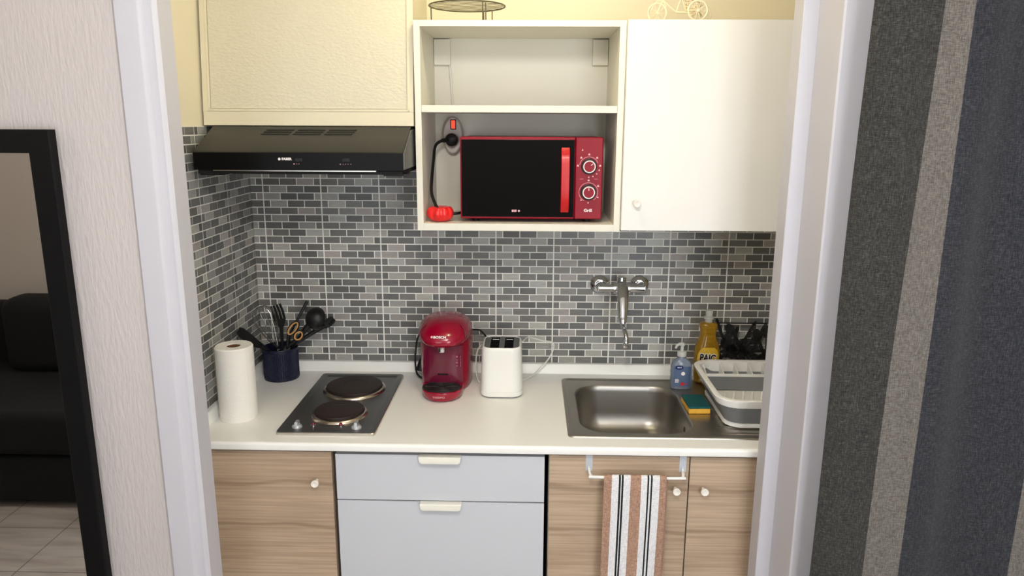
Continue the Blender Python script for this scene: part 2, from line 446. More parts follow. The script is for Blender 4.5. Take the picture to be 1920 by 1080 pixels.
# mosaic tiling: 20 cm tiles of 8 brick rows; L light, D dark, small letter = part brick
PAT = {'P': 'LDDl', 'Q': 'dLDD', 'R': 'DDLd', 'S': 'lDDL'}
SEQ = 'SRQPQRQR'
def tiling(name, s0, s1, lines0, place, parent, ztop=1.7555, zbot=0.88):
    b = B(); ly = b.bm.loops.layers.float_color.new('glaze')
    def brick(a0, a1, z0, z1, col):
        f0 = set(b.bm.faces)
        e = 0.0010
        for (pa, pb, pc, pd) in (((a0, 0, z0), (a1, 0, z0), (a1, 0, z1), (a0, 0, z1)),):
            out = [place(q[0], -0.0, q[2]) for q in (pa, pb, pc, pd)]
            f = b.bm.faces.new([b.bm.verts.new(p) for p in out]); f.material_index = 1
            inn = [place(q[0], 0.0012, q[2]) for q in (pa, pb, pc, pd)]
            for i in range(4):
                j = (i + 1) % 4
                g = b.bm.faces.new([b.bm.verts.new(p) for p in (out[i], out[j], inn[j], inn[i])]); g.material_index = 1
        for f in b.bm.faces:
            if f not in f0:
                for l in f.loops: l[ly] = col
    # grout bed
    bed = [place(s0, 0.0008, zbot), place(s1, 0.0008, zbot), place(s1, 0.0008, ztop), place(s0, 0.0008, ztop)]
    bk = [place(s0, 0.0079, zbot), place(s1, 0.0079, zbot), place(s1, 0.0079, ztop), place(s0, 0.0079, ztop)]
    b.loft([bed, bk])
    ZS = 1.4055; rp = 0.025; p = 0.2 / 3.4; g = 0.0016
    r = -14
    while True:
        zt = ZS - r * rp; zb = zt - rp
        if zt < zbot: break
        seq = PAT[SEQ[r % 8]]
        joint = (r % 8 == 2); jb = ((r + 1) % 8 == 2)
        k = math.floor((s0 - lines0) / 0.2) - 1
        while lines0 + k * 0.2 < s1:
            a = lines0 + k * 0.2
            tj = random.uniform(0.94, 1.06)
            for i, ch in enumerate(seq):
                w = p if ch.isupper() else 0.4 * p
                a0, a1 = a + (0.0022 if i == 0 else g), a + w - (0.0022 if i == len(seq) - 1 else g)
                a += w
                a0, a1 = max(a0, s0), min(a1, s1)
                if a1 - a0 < 0.003: continue
                if ch in 'Ll': c = random.choice([(162, 161, 155), (154, 154, 150), (168, 166, 158), (160, 153, 148)])
                else: c = random.choice([(104, 104, 102), (114, 113, 110), (96, 96, 94), (110, 108, 103), (120, 118, 114)])
                q = random.uniform(0.95, 1.05) * tj
                col = (s2l(c[0] * q), s2l(c[1] * q), s2l(c[2] * q), 1)
                z0, z1 = max(zb + (g if not jb else 0.002), zbot), min(zt - (g if not joint else 0.002), ztop)
                if z1 - z0 > 0.002: brick(a0, a1, z0, z1, col)
            k += 1
        r += 1
    return part(name, b, [M['grout'], M['brick']], parent, sharp=20)
tiling('tiling', 0.0, KX1, 0.0406, lambda s, d, z: (s, d, z), wall_kb)
tiling('tiling', YK, 0.0, 0.0, lambda s, d, z: (-d, s, z), wall_kl)

# door lining and casings (fixed timber trim)
def trim_left():
    b = B()
    # casing with a rounded inner bead, in plan, extruded up
    pl = [(0.0624, YW), (0.0624, YW - .012), (0.066, YW - .015), (0.113, YW - .015), (0.1185, YW - .013), (0.124, YW - .006), (0.134, YW - .004),
          (0.142, YW - .005), (0.147, YW - .002), (JL + .003, YW + .003), (JL + .003, YK + .002), (0.06, YK + .002), (0.06, YK + .0003), (JL - .0197, YK + .0003), (JL - .0197, YW - .0003)]
    b.prism(pl, 0.0, 2.32, 'xy'); return b
t1 = struct('trim_1', trim_left(), M['trim'])
b = B()
# right side: casing, reveal, stop that sticks out towards the opening
ys = -0.739; yf = -0.675
pl = [(JR + .09, YW), (JR + .09, YW - .012), (JR + .086, YW - .015), (JR + .004, YW - .015), (JR, YW - .011), (JR, ys), (1.574, ys), (1.572, ys + .002),
      (1.572, yf - .002), (1.574, yf), (1.75, yf), (1.75, YK + .0603), (JR + .0197, YK + .0603), (JR + .0197, YW - .0003)]
b.prism(pl, 0.0, 2.32, 'xy'); struct('trim_2', b, M['trim'])
b = B(); b.box(RX0, 0.06, YW - .012, YW, 0, .07, .003); struct('baseboard_front', b, M['trim'])
b = B(); b.box(RX0, RX1, RY0, RY0 + .012, 0, .07, .003); struct('baseboard_rear', b, M['trim'])

# ------------------------------------------------------------------ mirror and sofa (seen in it)
def mirror():
    x1 = -0.0966; x0 = x1 - 0.52; z1 = 1.7507; z0 = 0.12; y1 = YW - .012; y0 = -0.901; w = .051
    t = thing('wall_mirror', 'tall mirror in a flat black frame on the plaster wall left of the doorway', 'mirror', ((x0 + x1) / 2, y1, z0))
    b = B()
    def ring(c, y): return [(x0 + c, y, z0 + c), (x1 - c, y, z0 + c), (x1 - c, y, z1 - c), (x0 + c, y, z1 - c)]
    lp = [ring(0, y1), ring(0, y0 + .003), ring(.003, y0), ring(w - .002, y0), ring(w, y0 + .002), ring(w, y0 + .01), ring(w, y1)]
    b.loft(lp + [lp[0]], cap=False); part('frame', b, M['frame_black'], t)
    b = B(); b.box(x0 + w, x1 - w, y0 + .005, y0 + .008, z0 + w, z1 - w); part('glass', b, M['mirror'], t)
    b = B(); b.box(x0 + .05, x0 + .1, y1, YW, z1 - .12, z1 - .06); part('hanger', b, M['frame_black'], t)
    b = B(); b.box(x1 - .1, x1 - .05, y1, YW, z1 - .12, z1 - .06); part('hanger', b, M['frame_black'], t)
mirror()
def pillow_box(b, x0, x1, y0, y1, z0, z1, r):
    b.box(x0, x1, y0, y1, z0, z1, r, 5)
def sofa():
    t = thing('sofa', 'black fabric sofa seen reflected in the wall mirror', 'sofa', (-1.15, -2.75, 0))
    b = B(); b.box(-2.25, -.5, -3.2, -2.36, .03, .25, .012, 3); part('base', b, M['sofa'], t)
    b = B(); b.box(-2.25, -.5, -3.1, -2.35, .26, .47, .04, 5); part('seat_cushion', b, M['sofa'], t)
    for xa, xb in ((-1.80, -.52),):
        b = B(); b.box(xa, xb, -3.12, -2.9, .46, .865, .07, 6); part('back_cushion', b, M['sofa'], t)
    b = B(); b.box(-2.27, -.48, -3.2, -3.1, .1, .8, .03, 4); part('backrest', b, M['sofa'], t)
    for x in (-2.15, -.58):
        for y in (-3.1, -2.45):
            b = B(); b.cyl((x, y, 0), (x, y, .04), .02); part('foot', b, M['black'], t)
sofa()

# ------------------------------------------------------------------ curtain
def curtain():
    t = thing('curtain', 'floor length curtain in charcoal and grey stripes hanging right of the doorway', 'curtain', (2.05, -1.0, 0.02))
    N = 110; x0, x1 = 1.626, 2.62
    EDG = (0.118, 0.183, .43, .505, .70, .76)
    zs = [0.02 + (2.4 - .02) * i / 26 for i in range(27)]
    def stripe(s):
        if s < EDG[0]: return 0
        if s < EDG[1]: return 1
        if s < EDG[2]: return 2
        if s < EDG[3]: return 1
        if s < EDG[4]: return 0
        if s < EDG[5]: return 1
        return 2
    # column positions follow the stripe edges exactly
    cols = sorted(set([i / N for i in range(N + 1)]) | {k / (x1 - x0) for k in EDG})
    def pt(u, z, off):
        s = u * (x1 - x0)
        k = (2.4 - z) / 2.4
        amp = 0.005 + 0.018 * min(1, max(0, (s - .16) / .1))
        y = -1.0 + amp * math.sin(s * 19.0 + 1.6 + 0.25 * math.sin(z * 1.7)) + 0.003 * math.sin(s * 41 + z * 1.1)
        y += 0.022 * math.exp(-(s / 0.014) ** 1.3)                        # left hem curls back
        y += 0.003 * math.sin(z * 5 + s * 23)
        lean = -0.016 * k + 0.003 * math.sin(z * 2.2 + s * 5)
        lean += -0.020 * k * math.exp(-((s - EDG[0]) / .04) ** 2) + 0.008 * k * math.exp(-((s - EDG[1]) / .03) ** 2)
        lean += 0.020 * math.exp(-(k / .33) ** 2) * (math.exp(-((s - EDG[0]) / .035) ** 2) + .5 * math.exp(-(s / .03) ** 2))
        x = x0 + s + lean
        return V((x, y + off, z))
    b = B()
    fr = [[b.bm.verts.new(pt(u, z, 0)) for u in cols] for z in zs]
    bk = [[b.bm.verts.new(pt(u, z, .0025)) for u in cols] for z in zs]
    nc = len(cols)
    for i in range(len(zs) - 1):
        for j in range(nc - 1):
            mi = stripe((cols[j] + cols[j + 1]) / 2 * (x1 - x0))
            f = b.bm.faces.new((fr[i][j], fr[i][j + 1], fr[i + 1][j + 1], fr[i + 1][j])); f.material_index = mi
            f = b.bm.faces.new((bk[i][j], bk[i + 1][j], bk[i + 1][j + 1], bk[i][j + 1])); f.material_index = mi
    for i in range(len(zs) - 1):
        for j in (0, nc - 1):
            b.bm.faces.new((fr[i][j], fr[i + 1][j], bk[i + 1][j], bk[i][j]))
    for j in range(nc - 1):
        for i in (0, len(zs) - 1):
            b.bm.faces.new((fr[i][j], bk[i][j], bk[i][j + 1], fr[i][j + 1]))
    part('cloth', b, [M['cur_dark'], M['cur_light'], M['cur_navy']], t, sharp=60)
    b = B(); b.tube([(1.2, -.985, 2.39), (2.9, -.985, 2.39)], .0085, 14); part('rod', b, M['black'], t)
    for x in (1.7, 2.8):
        b = B(); b.tube([(x, YW, 2.39), (x, -.985, 2.39)], .007, 10); b.lathe([(.02, 0), (.02, -.006)], x, 2.39, YW, 16, 'y'); part('bracket', b, M['black'], t)
curtain()

# ------------------------------------------------------------------ base units and worktop
ZC = 0.90; ZB = 0.8757; YD = -0.6164
def knob(x, z, parent, y=YD):
    b = B()
    b.lathe([(.0045, 0), (.0045, -.014), (.0075, -.017), (.0102, -.018), (.0107, -.0245), (.0092, -.026), (.0072, -.0252), (.0001, -.0240)], x, z, y, 24, 'y')
    return part('knob', b, M['knob'], parent)
def wood_door(x0, x1, parent, kx, kz):
    b = B(); b.box(x0, x1, YD, YD + .018, .11, .866, .0012, 2)
    d = part('door', b, M['wood'], parent)
    knob(kx, kz, d); return d
def base_unit(name, label, x0, x1, body, hollow=False):
    t = thing(name, label, 'cabinet', ((x0 + x1) / 2, -.3, 0))
    if hollow:
        for a, c in ((x0, x0 + .016), (x1 - .016, x1)):
            b = B(); b.box(a, c, YD + .02, -.02, .1, ZB - .0002); part('side_panel', b, body, t)
        b = B(); b.box(x0 + .0162, x1 - .0162, YD + .02, -.02, .1, .116); part('bottom_panel', b, body, t)
        b = B(); b.box(x0 + .0162, x1 - .0162, YD + .02, YD + .036, .80, ZB - .0002); part('front_rail', b, body, t)
    else:
        b = B(); b.box(x0, x1, YD + .02, -.02, .1, ZB - .0002); part('body', b, body, t)
    b = B(); b.box(x0, x1, YD + .07, YD + .085, 0, .1); part('plinth', b, M['dark_gap'], t)
    return t
t = base_unit('base_cabinet', 'wood grain base cabinet with a single door under the worktop, below the hob', .0, .4135, M['dark_gap'])
wood_door(.012, .4055, t, .361, .779)
t = base_unit('sink_cabinet', 'double door wood grain base cabinet under the sink, with the striped towel', 1.0165, 1.80, M['white_lam'], True)
wood_door(1.0175, 1.4065, t, 1.371, .772)
wood_door(1.4095, 1.798, t, 1.449, .772)
# drawer unit
t = base_unit('drawer_unit', 'pale grey unit with two wide drawers between the wood cabinets', .4155, 1.0055, M['black_gap'])
def drawer(z0, z1, lab):
    b = B(); b.box(.4165, 1.0045, YD, YD + .018, z0, z1, .001, 2); d = part('drawer', b, M['drawer'], t)
    # lipped pull hooked over the drawer's top edge
    cx = .7125; w = .0585
    b = B()
    loops = []
    for (dy, z_, ww) in ((.004, z1 + .0016, w), (-.0165, z1 + .0016, w), (-.0195, z1 - .001, w), (-.021, z1 - .012, w - .002), (-.0195, z1 - .0175, w - .008), (-.0165, z1 - .0175, w - .008), (-.0165, z1 - .0008, w - .001), (.004, z1 - .0005, w)):
        loops.append([(cx - ww, YD + dy, z_), (cx + ww, YD + dy, z_)])
    loops.append(loops[0])
    vs = [[b.bm.verts.new(p) for p in l] for l in loops[:-1]]
    n = len(vs)
    for i in range(n):
        j = (i + 1) % n; b.bm.faces.new((vs[i][0], vs[i][1], vs[j][1], vs[j][0]))
    b.bm.faces.new([v[0] for v in vs]); b.bm.faces.new([v[1] for v in vs][::-1])
    part('handle', b, M['pull'], d)
drawer(.7215, .8605, 'top'); drawer(.36, .7175, 'deep'); drawer(.12, .356, 'low')

# worktop with the bowl cut out and a rounded front edge
def worktop():
    b = B(); x0, x1 = .0, KX1
    yf = -0.6364
    nose = [(-.575, ZC), (yf + .008, ZC), (yf + .0035, ZC - .0012), (yf + .001, ZC - .004), (yf, ZC - .009), (yf, ZB + .005), (yf + .0015, ZB + .0015), (yf + .005, ZB), (-.575, ZB)]
    b.prism(nose, x0, x1, 'yz')
    hx0, hx1, hy0, hy1 = 1.09, 1.47, -.565, -.13
    b.box(x0, hx0, -.575, -.0005, ZB, ZC); b.box(hx1, x1, -.575, -.0005, ZB, ZC)
    b.box(hx0, hx1, hy1, -.0005, ZB, ZC)
    b.box(hx0, hx1, -.575, hy0, ZB, ZC)
    return tag(part('worktop', b, M['worktop'], origin=(1, -.3, ZB)), 'long white laminate worktop running wall to wall across the base cabinets', 'worktop')
worktop()
b = B(); b.prism([(-.0005, ZC), (-.031, ZC), (-.030, ZC + .005), (-.017, ZC + .030), (-.014, ZC + .032), (-.0005, ZC + .032)], .0, KX1, 'yz')
tag(part('upstand_strip', b, M['worktop']), 'white upstand strip along the back of the worktop under the mosaic tiles', 'strip')
b = B(); b.prism([(.0, ZC), (.0249, ZC), (.024, ZC + .005), (.015, ZC + .030), (.012, ZC + .032), (.0, ZC + .032)], -.634, -.0316, 'xz')
tag(part('upstand_strip', b, M['worktop']), 'short white upstand strip along the left tiled wall beside the paper roll', 'strip')

# ------------------------------------------------------------------ hob
def hob():
    x0, x1, y0, y1 = .2384, .5232, -.5855, -.0785
    t = thing('hob', 'two plate electric hob set into the worktop left of the coffee machine', 'hob', ((x0 + x1) / 2, (y0 + y1) / 2, ZC))
    b = B()
    z = ZC
    lp = [rrect(x0, x1, y0, y1, .012, z - .0), rrect(x0, x1, y0, y1, .012, z + .0072), rrect(x0 + .002, x1 - .002, y0 + .002, y1 - .002, .011, z + .009)]
    b.loft(lp, capb=False, capa=True)
    b.mi = 1
    lp2 = [rrect(x0 + .002, x1 - .002, y0 + .002, y1 - .002, .011, z + .009), rrect(x0 + .008, x1 - .008, y0 + .006, y1 - .008, .009, z + .0082),
           rrect(x0 + .018, x1 - .018, y0 + .05, y1 - .018, .008, z + .0082), rrect(x0 + .022, x1 - .022, y0 + .054, y1 - .022, .008, z + .0052)]
    b.loft(lp2, capa=False)
    part('tray', b, [M['hob_edge'], M['hob']], t)
    zt = z + .0052
    for cx, cy, r in ((.382, -.222, .090), (.386, -.434, .0725)):
        b = B()
        b.lathe([(r + .013, 0), (r + .011, .004), (r + .007, .0075), (r + .003, .0085), (r + .002, .006), (r - .01, .006)], cx, cy, zt, 56, cap=False)
        rg = part('trim_ring', b, M['ring'], t)
        b = B()
        b.lathe([(r, .006), (r + .0015, .010), (r + .0005, .0155), (r - .004, .0175), (r * .45, .0175), (r * .44, .0168), (0.001, .0168)], cx, cy, zt, 56)
        part('hot_plate', b, M['cast'], t)
    for cx in (.2905, .4625):
        b = B()
        cy = -.545
        b.lathe([(.0145, 0), (.0145, .003), (.0125, .006), (.0105, .0085), (.0, .0095)], cx, cy, z + .0082, 28)
        b.prism([(cy - .0125, z + .013), (cy + .0125, z + .013), (cy + .010, z + .0265), (cy - .0085, z + .0265)], cx - .0042, cx + .0042, 'yz')
        part('control_knob', b, M['knob_grey'], t)
    for cx in (.3335, .4135):
        b = B(); b.lathe([(.0072, 0), (.0072, .002), (.0055, .003)], cx, -.5305, z + .0082, 20); rr = part('indicator_light', b, M['chrome'], t)
        b = B(); b.lathe([(.0055, 0), (.005, .0035), (.0032, .006), (.0001, .0068)], cx, -.5305, z + .0108, 20); part('lens', b, M['red_lamp'], rr)
    b = B(); b.box(.335, .415, -.5655, -.5645, z + .0082, z + .0085); part('printed_line', b, M['black_deep'], t)
hob()

# ------------------------------------------------------------------ sink
def sink():
    x0, x1, y0, y1 = 1.0705, 1.925, -.5735, -.083
    t = thing('sink', 'stainless steel inset sink with drainboard in the worktop', 'sink', ((x0 + x1) / 2, (y0 + y1) / 2, ZC))
    z = ZC
    b = B()
    lp = [rrect(x0, x1, y0, y1, .018, z), rrect(x0 + .001, x1 - .001, y0 + .001, y1 - .001, .018, z + .003), rrect(x0 + .004, x1 - .004, y0 + .004, y1 - .004, .017, z + .005),
          rrect(x0 + .013, x1 - .013, y0 + .010, y1 - .012, .014, z + .005), rrect(x0 + .017, x1 - .017, y0 + .013, y1 - .017, .012, z + .0025)]
    b.loft(lp, cap=False)
    zp = z + .0025
    outer = [b.bm.verts.new(p) for p in rrect(x0 + .017, x1 - .017, y0 + .013, y1 - .017, .012, zp)]
    bx0, bx1, by0, by1 = 1.108, 1.445, -.543, -.150
    inner = [b.bm.verts.new(p) for p in rrect(bx0, bx1, by0, by1, .085, zp, 12)]
    es = []
    for lpv in (outer, inner):
        for i in range(len(lpv)): es.append(b.bm.edges.new((lpv[i], lpv[(i + 1) % len(lpv)])))
    bmesh.ops.triangle_fill(b.bm, use_beauty=True, use_dissolve=False, edges=es)
    # drainboard ribs
    for k in range(5):
        yy = -.535 + k * .046
        pr = []
        for i in range(13):
            u = i / 12
            pr.append((1.497 + .39 * u, yy, zp))
        loops = []
        for i, p in enumerate(pr):
            u = i / 12; hgt = .0042 * min(1, 6 * u + .02, 6 * (1 - u) + .02); w = .0085 * min(1, .3 + 5 * u, .3 + 5 * (1 - u))
            loops.append([(p[0], p[1] + w * math.cos(a), p[2] - .0004 + hgt * math.sin(a)) for a in [PI * j / 8 for j in range(9)]])
        b.loft(loops, cap=False, closed=False)
    part('drainboard', b, M['steel'], t)
    b = B()
    cx, cy = (bx0 + bx1) / 2, (by0 + by1) / 2
    L = []
    for ins, dz, rr in ((0, .0, .085), (.002, -.002, .085), (.004, -.006, .085), (.007, -.02, .084), (.010, -.09, .082), (.016, -.118, .078), (.028, -.138, .068), (.046, -.148, .055), (.09, -.152, .03)):
        L.append(rrect(bx0 + ins, bx1 - ins, by0 + ins, by1 - ins, rr, zp + dz, 12))
    b.loft(L, capa=False); part('bowl', b, M['bowl'], t, sharp=60)
    b = B(); b.lathe([(.034, 0), (.034, .002), (.03, .003), (.026, .0015), (.001, .001)], cx, cy - .03, zp - .152, 32); part('drain', b, M['chrome'], t)
    b = B(); b.lathe([(.010, -.0), (.010, -.002), (.007, -.003), (.0065, -.001), (.0, -.001)], 0, 0, 0, 18, 'y')
    b.rot(PI / 2, 'Z', (0, 0, 0)); b.xf(Matrix.Translation((bx1 - .0095, -.40, zp - .05))); part('overflow_cap', b, M['black_sat'], t)
sink()

# ------------------------------------------------------------------ wall tap
def tap():
    t = thing('wall_tap', 'chrome wall mounted mixer tap above the sink', 'tap', (1.2715, 0, 1.22))
    for x in (1.2025, 1.341):
        b = B()
        b.lathe([(.034, -.0005), (.034, -.003), (.031, -.009), (.022, -.016), (.0145, -.019)], x, 1.2205, 0, 36, 'y'); part('rosette', b, M['chrome'], t)
        b = B(); b.lathe([(.014, -.015), (.014, -.038), (.0165, -.04), (.0165, -.052), (.0145, -.054), (.012, -.066)], x, 1.2205, 0, 28, 'y'); part('union', b, M['chrome'], t)
    b = B()
    b.tube([(1.1945, -.058, 1.2205), (1.2475, -.058, 1.2205)], .0142, 24); b.tube([(1.2945, -.058, 1.2205), (1.349, -.058, 1.2205)], .0142, 24)
    b.tube([(1.243, -.058, 1.2205), (1.3, -.058, 1.2205)], .021, 28)
    b.tube([(1.2715, -.058, 1.20), (1.2715, -.058, 1.258)], 0, 28, radii=[.017, .021, .023, .022, .015])
    part('mixer_body', b, M['chrome'], t, sharp=50)
    # lever hangs forward and down over the body
    P = catmull([V(p) for p in ((1.2715, -.072, 1.237), (1.2715, -.092, 1.226), (1.271, -.113, 1.203), (1.270, -.134, 1.170), (1.269, -.150, 1.140), (1.2685, -.158, 1.121))], 6)
    W = [.0135, .0195, .0195, .0165, .0125, .0085]; Tn = [.010, .0125, .012, .0095, .0075, .005]
    loops = []; n = len(P)
    for i, p in enumerate(P):
        tt = i / (n - 1) * 5; k = min(int(tt), 4); fr = tt - k
        w = W[k] + (W[k + 1] - W[k]) * fr; th = Tn[k] + (Tn[k + 1] - Tn[k]) * fr
        tg = (P[min(i + 1, n - 1)] - P[max(i - 1, 0)]).normalized(); sx = V((1, 0, 0)); nn_ = tg.cross(sx).normalized()
        loops.append([p + sx * w * math.cos(2 * PI * q / 20) + nn_ * th * math.sin(2 * PI * q / 20) for q in range(20)])
    b = B(); b.loft(loops); part('lever', b, M['chrome'], t, sharp=70)
    b = B()
    b.tube([(1.269, -.06, 1.203), (1.267, -.068, 1.172), (1.2655, -.085, 1.146), (1.2665, -.112, 1.124), (1.2705, -.146, 1.108), (1.2745, -.175, 1.096), (1.276, -.188, 1.083), (1.276, -.19, 1.068)], .0075, 16, smooth=6)
    sp = part('spout', b, M['chrome'], t, sharp=70)
    b = B(); b.lathe([(.0085, .022), (.0095, .018), (.0095, .011), (.0125, .009), (.0125, .001), (.010, 0), (.0001, .001)], 1.276, -.19, 1.05, 20); part('aerator', b, M['chrome'], sp)
tap()

# ------------------------------------------------------------------ cooker hood and duct box
def hood():
    x0, x1 = .0325, .6095
    t = thing('cooker_hood', 'black slimline cooker hood under the cream boxed cupboard', 'hood', ((x0 + x1) / 2, -.25, 1.63))
    yf = -.492
    pr = [(yf, 1.641), (yf, 1.686), (yf + .003, 1.6895), (-.345, 1.7555), (-.01, 1.7555), (-.01, 1.641)]
    b = B(); b.prism(pr, x0, x1, 'yz'); part('shell', b, M['black_sat'], t)
    b = B(); b.prism([(yf - .001, 1.640), (yf - .0012, 1.6865), (yf + .004, 1.6865), (yf + .004, 1.640)], x0 - .0005, x1 + .0005, 'yz'); fp = part('front_panel', b, M['black_gloss'], t)
    b = B(); b.prism([(yf + .002, 1.6425), (yf + .002, 1.685), (-.36, 1.746), (-.30, 1.75), (-.30, 1.6425)], x1 + .0002, x1 + .004, 'yz'); part('side_sheen_plate', b, M['side_sheen'], t)  # thin plate carrying the painted reflection on the right side
    b = B(); b.box(.0855, .535, yf - .002, yf + .002, 1.6362, 1.6392); part('light_strip', b, M['hob_edge'], t)
    b = B(); b.box(x0 + .008, x1 - .004, yf + .006, -.02, 1.628, 1.6415); part('filter_frame', b, M['black_deep'], t)
    for xx in (x0 + .045, x1 - .02):
        b = B(); b.box(xx - .04, xx + .028, -.47, -.40, 1.623, 1.629, .002); part('clip', b, M['black'], t)
    # vent slits cut in the sloping top
    for k in range(3):
        for r in range(3):
            fy = -.395 + r * .0125
            fz = 1.6895 + (fy - (yf + .003)) / (-.345 - (yf + .003)) * (1.7555 - 1.6895)
            xa = .188 + k * .0905; sh = .004 * r
            b = B(); sl = (1.7555 - 1.6895) / (.147 - .003 + .001)
            b.loft([[(xa + sh, fy, fz + .0004), (xa + .08 + sh, fy, fz + .0004), (xa + .081 + sh, fy + .006, fz + .0004 + .006 * sl), (xa + .001 + sh, fy + .006, fz + .0004 + .006 * sl)],
                    [(xa + sh, fy, fz - .002), (xa + .08 + sh, fy, fz - .002), (xa + .081 + sh, fy + .006, fz - .002 + .006 * sl), (xa + .001 + sh, fy + .006, fz - .002 + .006 * sl)]])
            part('vent_slit', b, M['black_deep'], t)
    yy = yf - .0015
    part('lettering', text_bm('FABER', .0088, facing(.2905, yy, 1.6695, sx=1.1), weight=.0004), M['mark'], fp)
    b = B(); b.lathe([(.0037, 0), (.0037, -.0006)], .2705, 1.6695, yy + .0002, 16, 'y'); part('emblem', b, M['mark'], fp)
    for xx in (.322, .452):
        b = B(); b.box(xx - .008, xx + .012, yy - .0015, yy + .001, 1.6635, 1.672, .0006); b.box(xx - .001, xx + .002, yy - .004, yy, 1.663, 1.6725, .0005); part('slider', b, M['black'], fp)
    b = B()
    for xx, w in ((.3105, .0042), (.318, .0014), (.324, .0012), (.4375, .0036), (.4455, .0014), (.452, .0014), (.459, .0014), (.4665, .0014)):
        b.box(xx - w / 2, xx + w / 2, yy - .0003, yy + .0002, 1.6555, 1.6575)
    part('printed_marks', b, M['mark_pink'], fp)
hood()
def duct_cupboard():
    SH = Matrix(((1, 0, 0, 0), (0, 1, .1, -.1758), (0, 0, 1, 0), (0, 0, 0, 1)))      # the face leans back towards the ceiling
    x0, x1, yf = .0, .6165, -.333
    t = thing('boxed_cupboard', 'cream boxed cupboard with a leathery textured panel above the hood', 'cupboard', (.31, -.17, 1.758))
    b = B(); b.box(x0, x1, yf + .012, -.075, 1.758, H - .001); b.xf(SH); b.box(x0 + .001, x1 - .0012, -.09, .007, 1.7585, H - .002); part('body', b, M['duct_frame'], t)
    b = B()
    px0, px1, pz0 = .022, .598, 1.806
    b.box(x0, x1, yf, yf + .013, 1.7575, pz0 - .008, .0015); b.box(x0, px0 - .008, yf, yf + .013, pz0 - .008, H - .001); b.box(px1 + .006, x1, yf, yf + .013, pz0 - .008, H - .001)
    b.xf(SH); part('face_frame', b, M['duct_frame'], t)
    b = B(); b.box(px0, px1, yf + .004, yf + .012, pz0, H - .002); b.xf(SH); part('panel', b, M['duct'], t, origin=(0, 0, 0))
    b = B()
    for a in ((px0 - .008, px1 + .008, pz0 - .008, pz0 - .001),):
        b.box(a[0], a[1], yf - .0012, yf + .01, a[2], a[3], .001)
    b.box(px0 - .008, px0 - .001, yf - .0012, yf + .01, pz0 - .008, H - .002, .001); b.box(px1 + .0, px1 + .007, yf - .0012, yf + .01, pz0 - .008, H - .002, .001)
    b.xf(SH)
    part('bead', b, M['duct_frame'], t)
duct_cupboard()

# ------------------------------------------------------------------ wall units
def open_shelf():
    x0, x1, yf = .6215, 1.2235, -.3365
    t = thing('open_shelf_unit', 'white open wall unit with one shelf, the microwave in its lower bay', 'shelf', (.92, -.17, 1.453))
    w = M['white_lam']
    for a, c in ((x0, .640), (1.205, x1)):
        b = B(); b.box(a, c, yf, -.001, 1.4535, 2.0505, .0006); part('side_panel', b, w, t)
    b = B(); b.box(.640, 1.205, yf, -.001, 2.0335, 2.0505, .0006); part('top_panel', b, w, t)
    b = B(); b.box(.6405, 1.2045, yf + .001, -.012, 1.7975, 1.8175, .0006); part('shelf', b, w, t)
    b = B(); b.box(.640, 1.205, yf, -.001, 1.4535, 1.475, .0006); part('bottom_panel', b, w, t)
    b = B(); b.box(.640, 1.205, -.014, -.002, 1.475, 2.0335); part('back_panel', b, w, t)
    for a, c in ((.641, .694), (1.1545, 1.204)):
        b = B(); b.box(a, c, -.033, -.012, 1.9505, 2.0305, .0015); part('bracket_cover', b, w, t)
open_shelf()
def white_unit():
    x0, x1 = 1.2245, 1.725
    t = thing('wall_cabinet', 'closed white wall cabinet with one small knob, right of the open shelf', 'cabinet', ((x0 + x1) / 2, -.17, 1.46))
    b = B(); b.box(x0, x1, -.336, -.001, 1.462, 2.049); part('body', b, M['white_lam'], t)
    b = B(); b.box(x0 + .0005, x1, -.3555, -.3375, 1.4605, 2.0505, .0012); d = part('door', b, M['white_gloss'], t)
    knob(1.2665, 1.5415, d, -.3555)
white_unit()

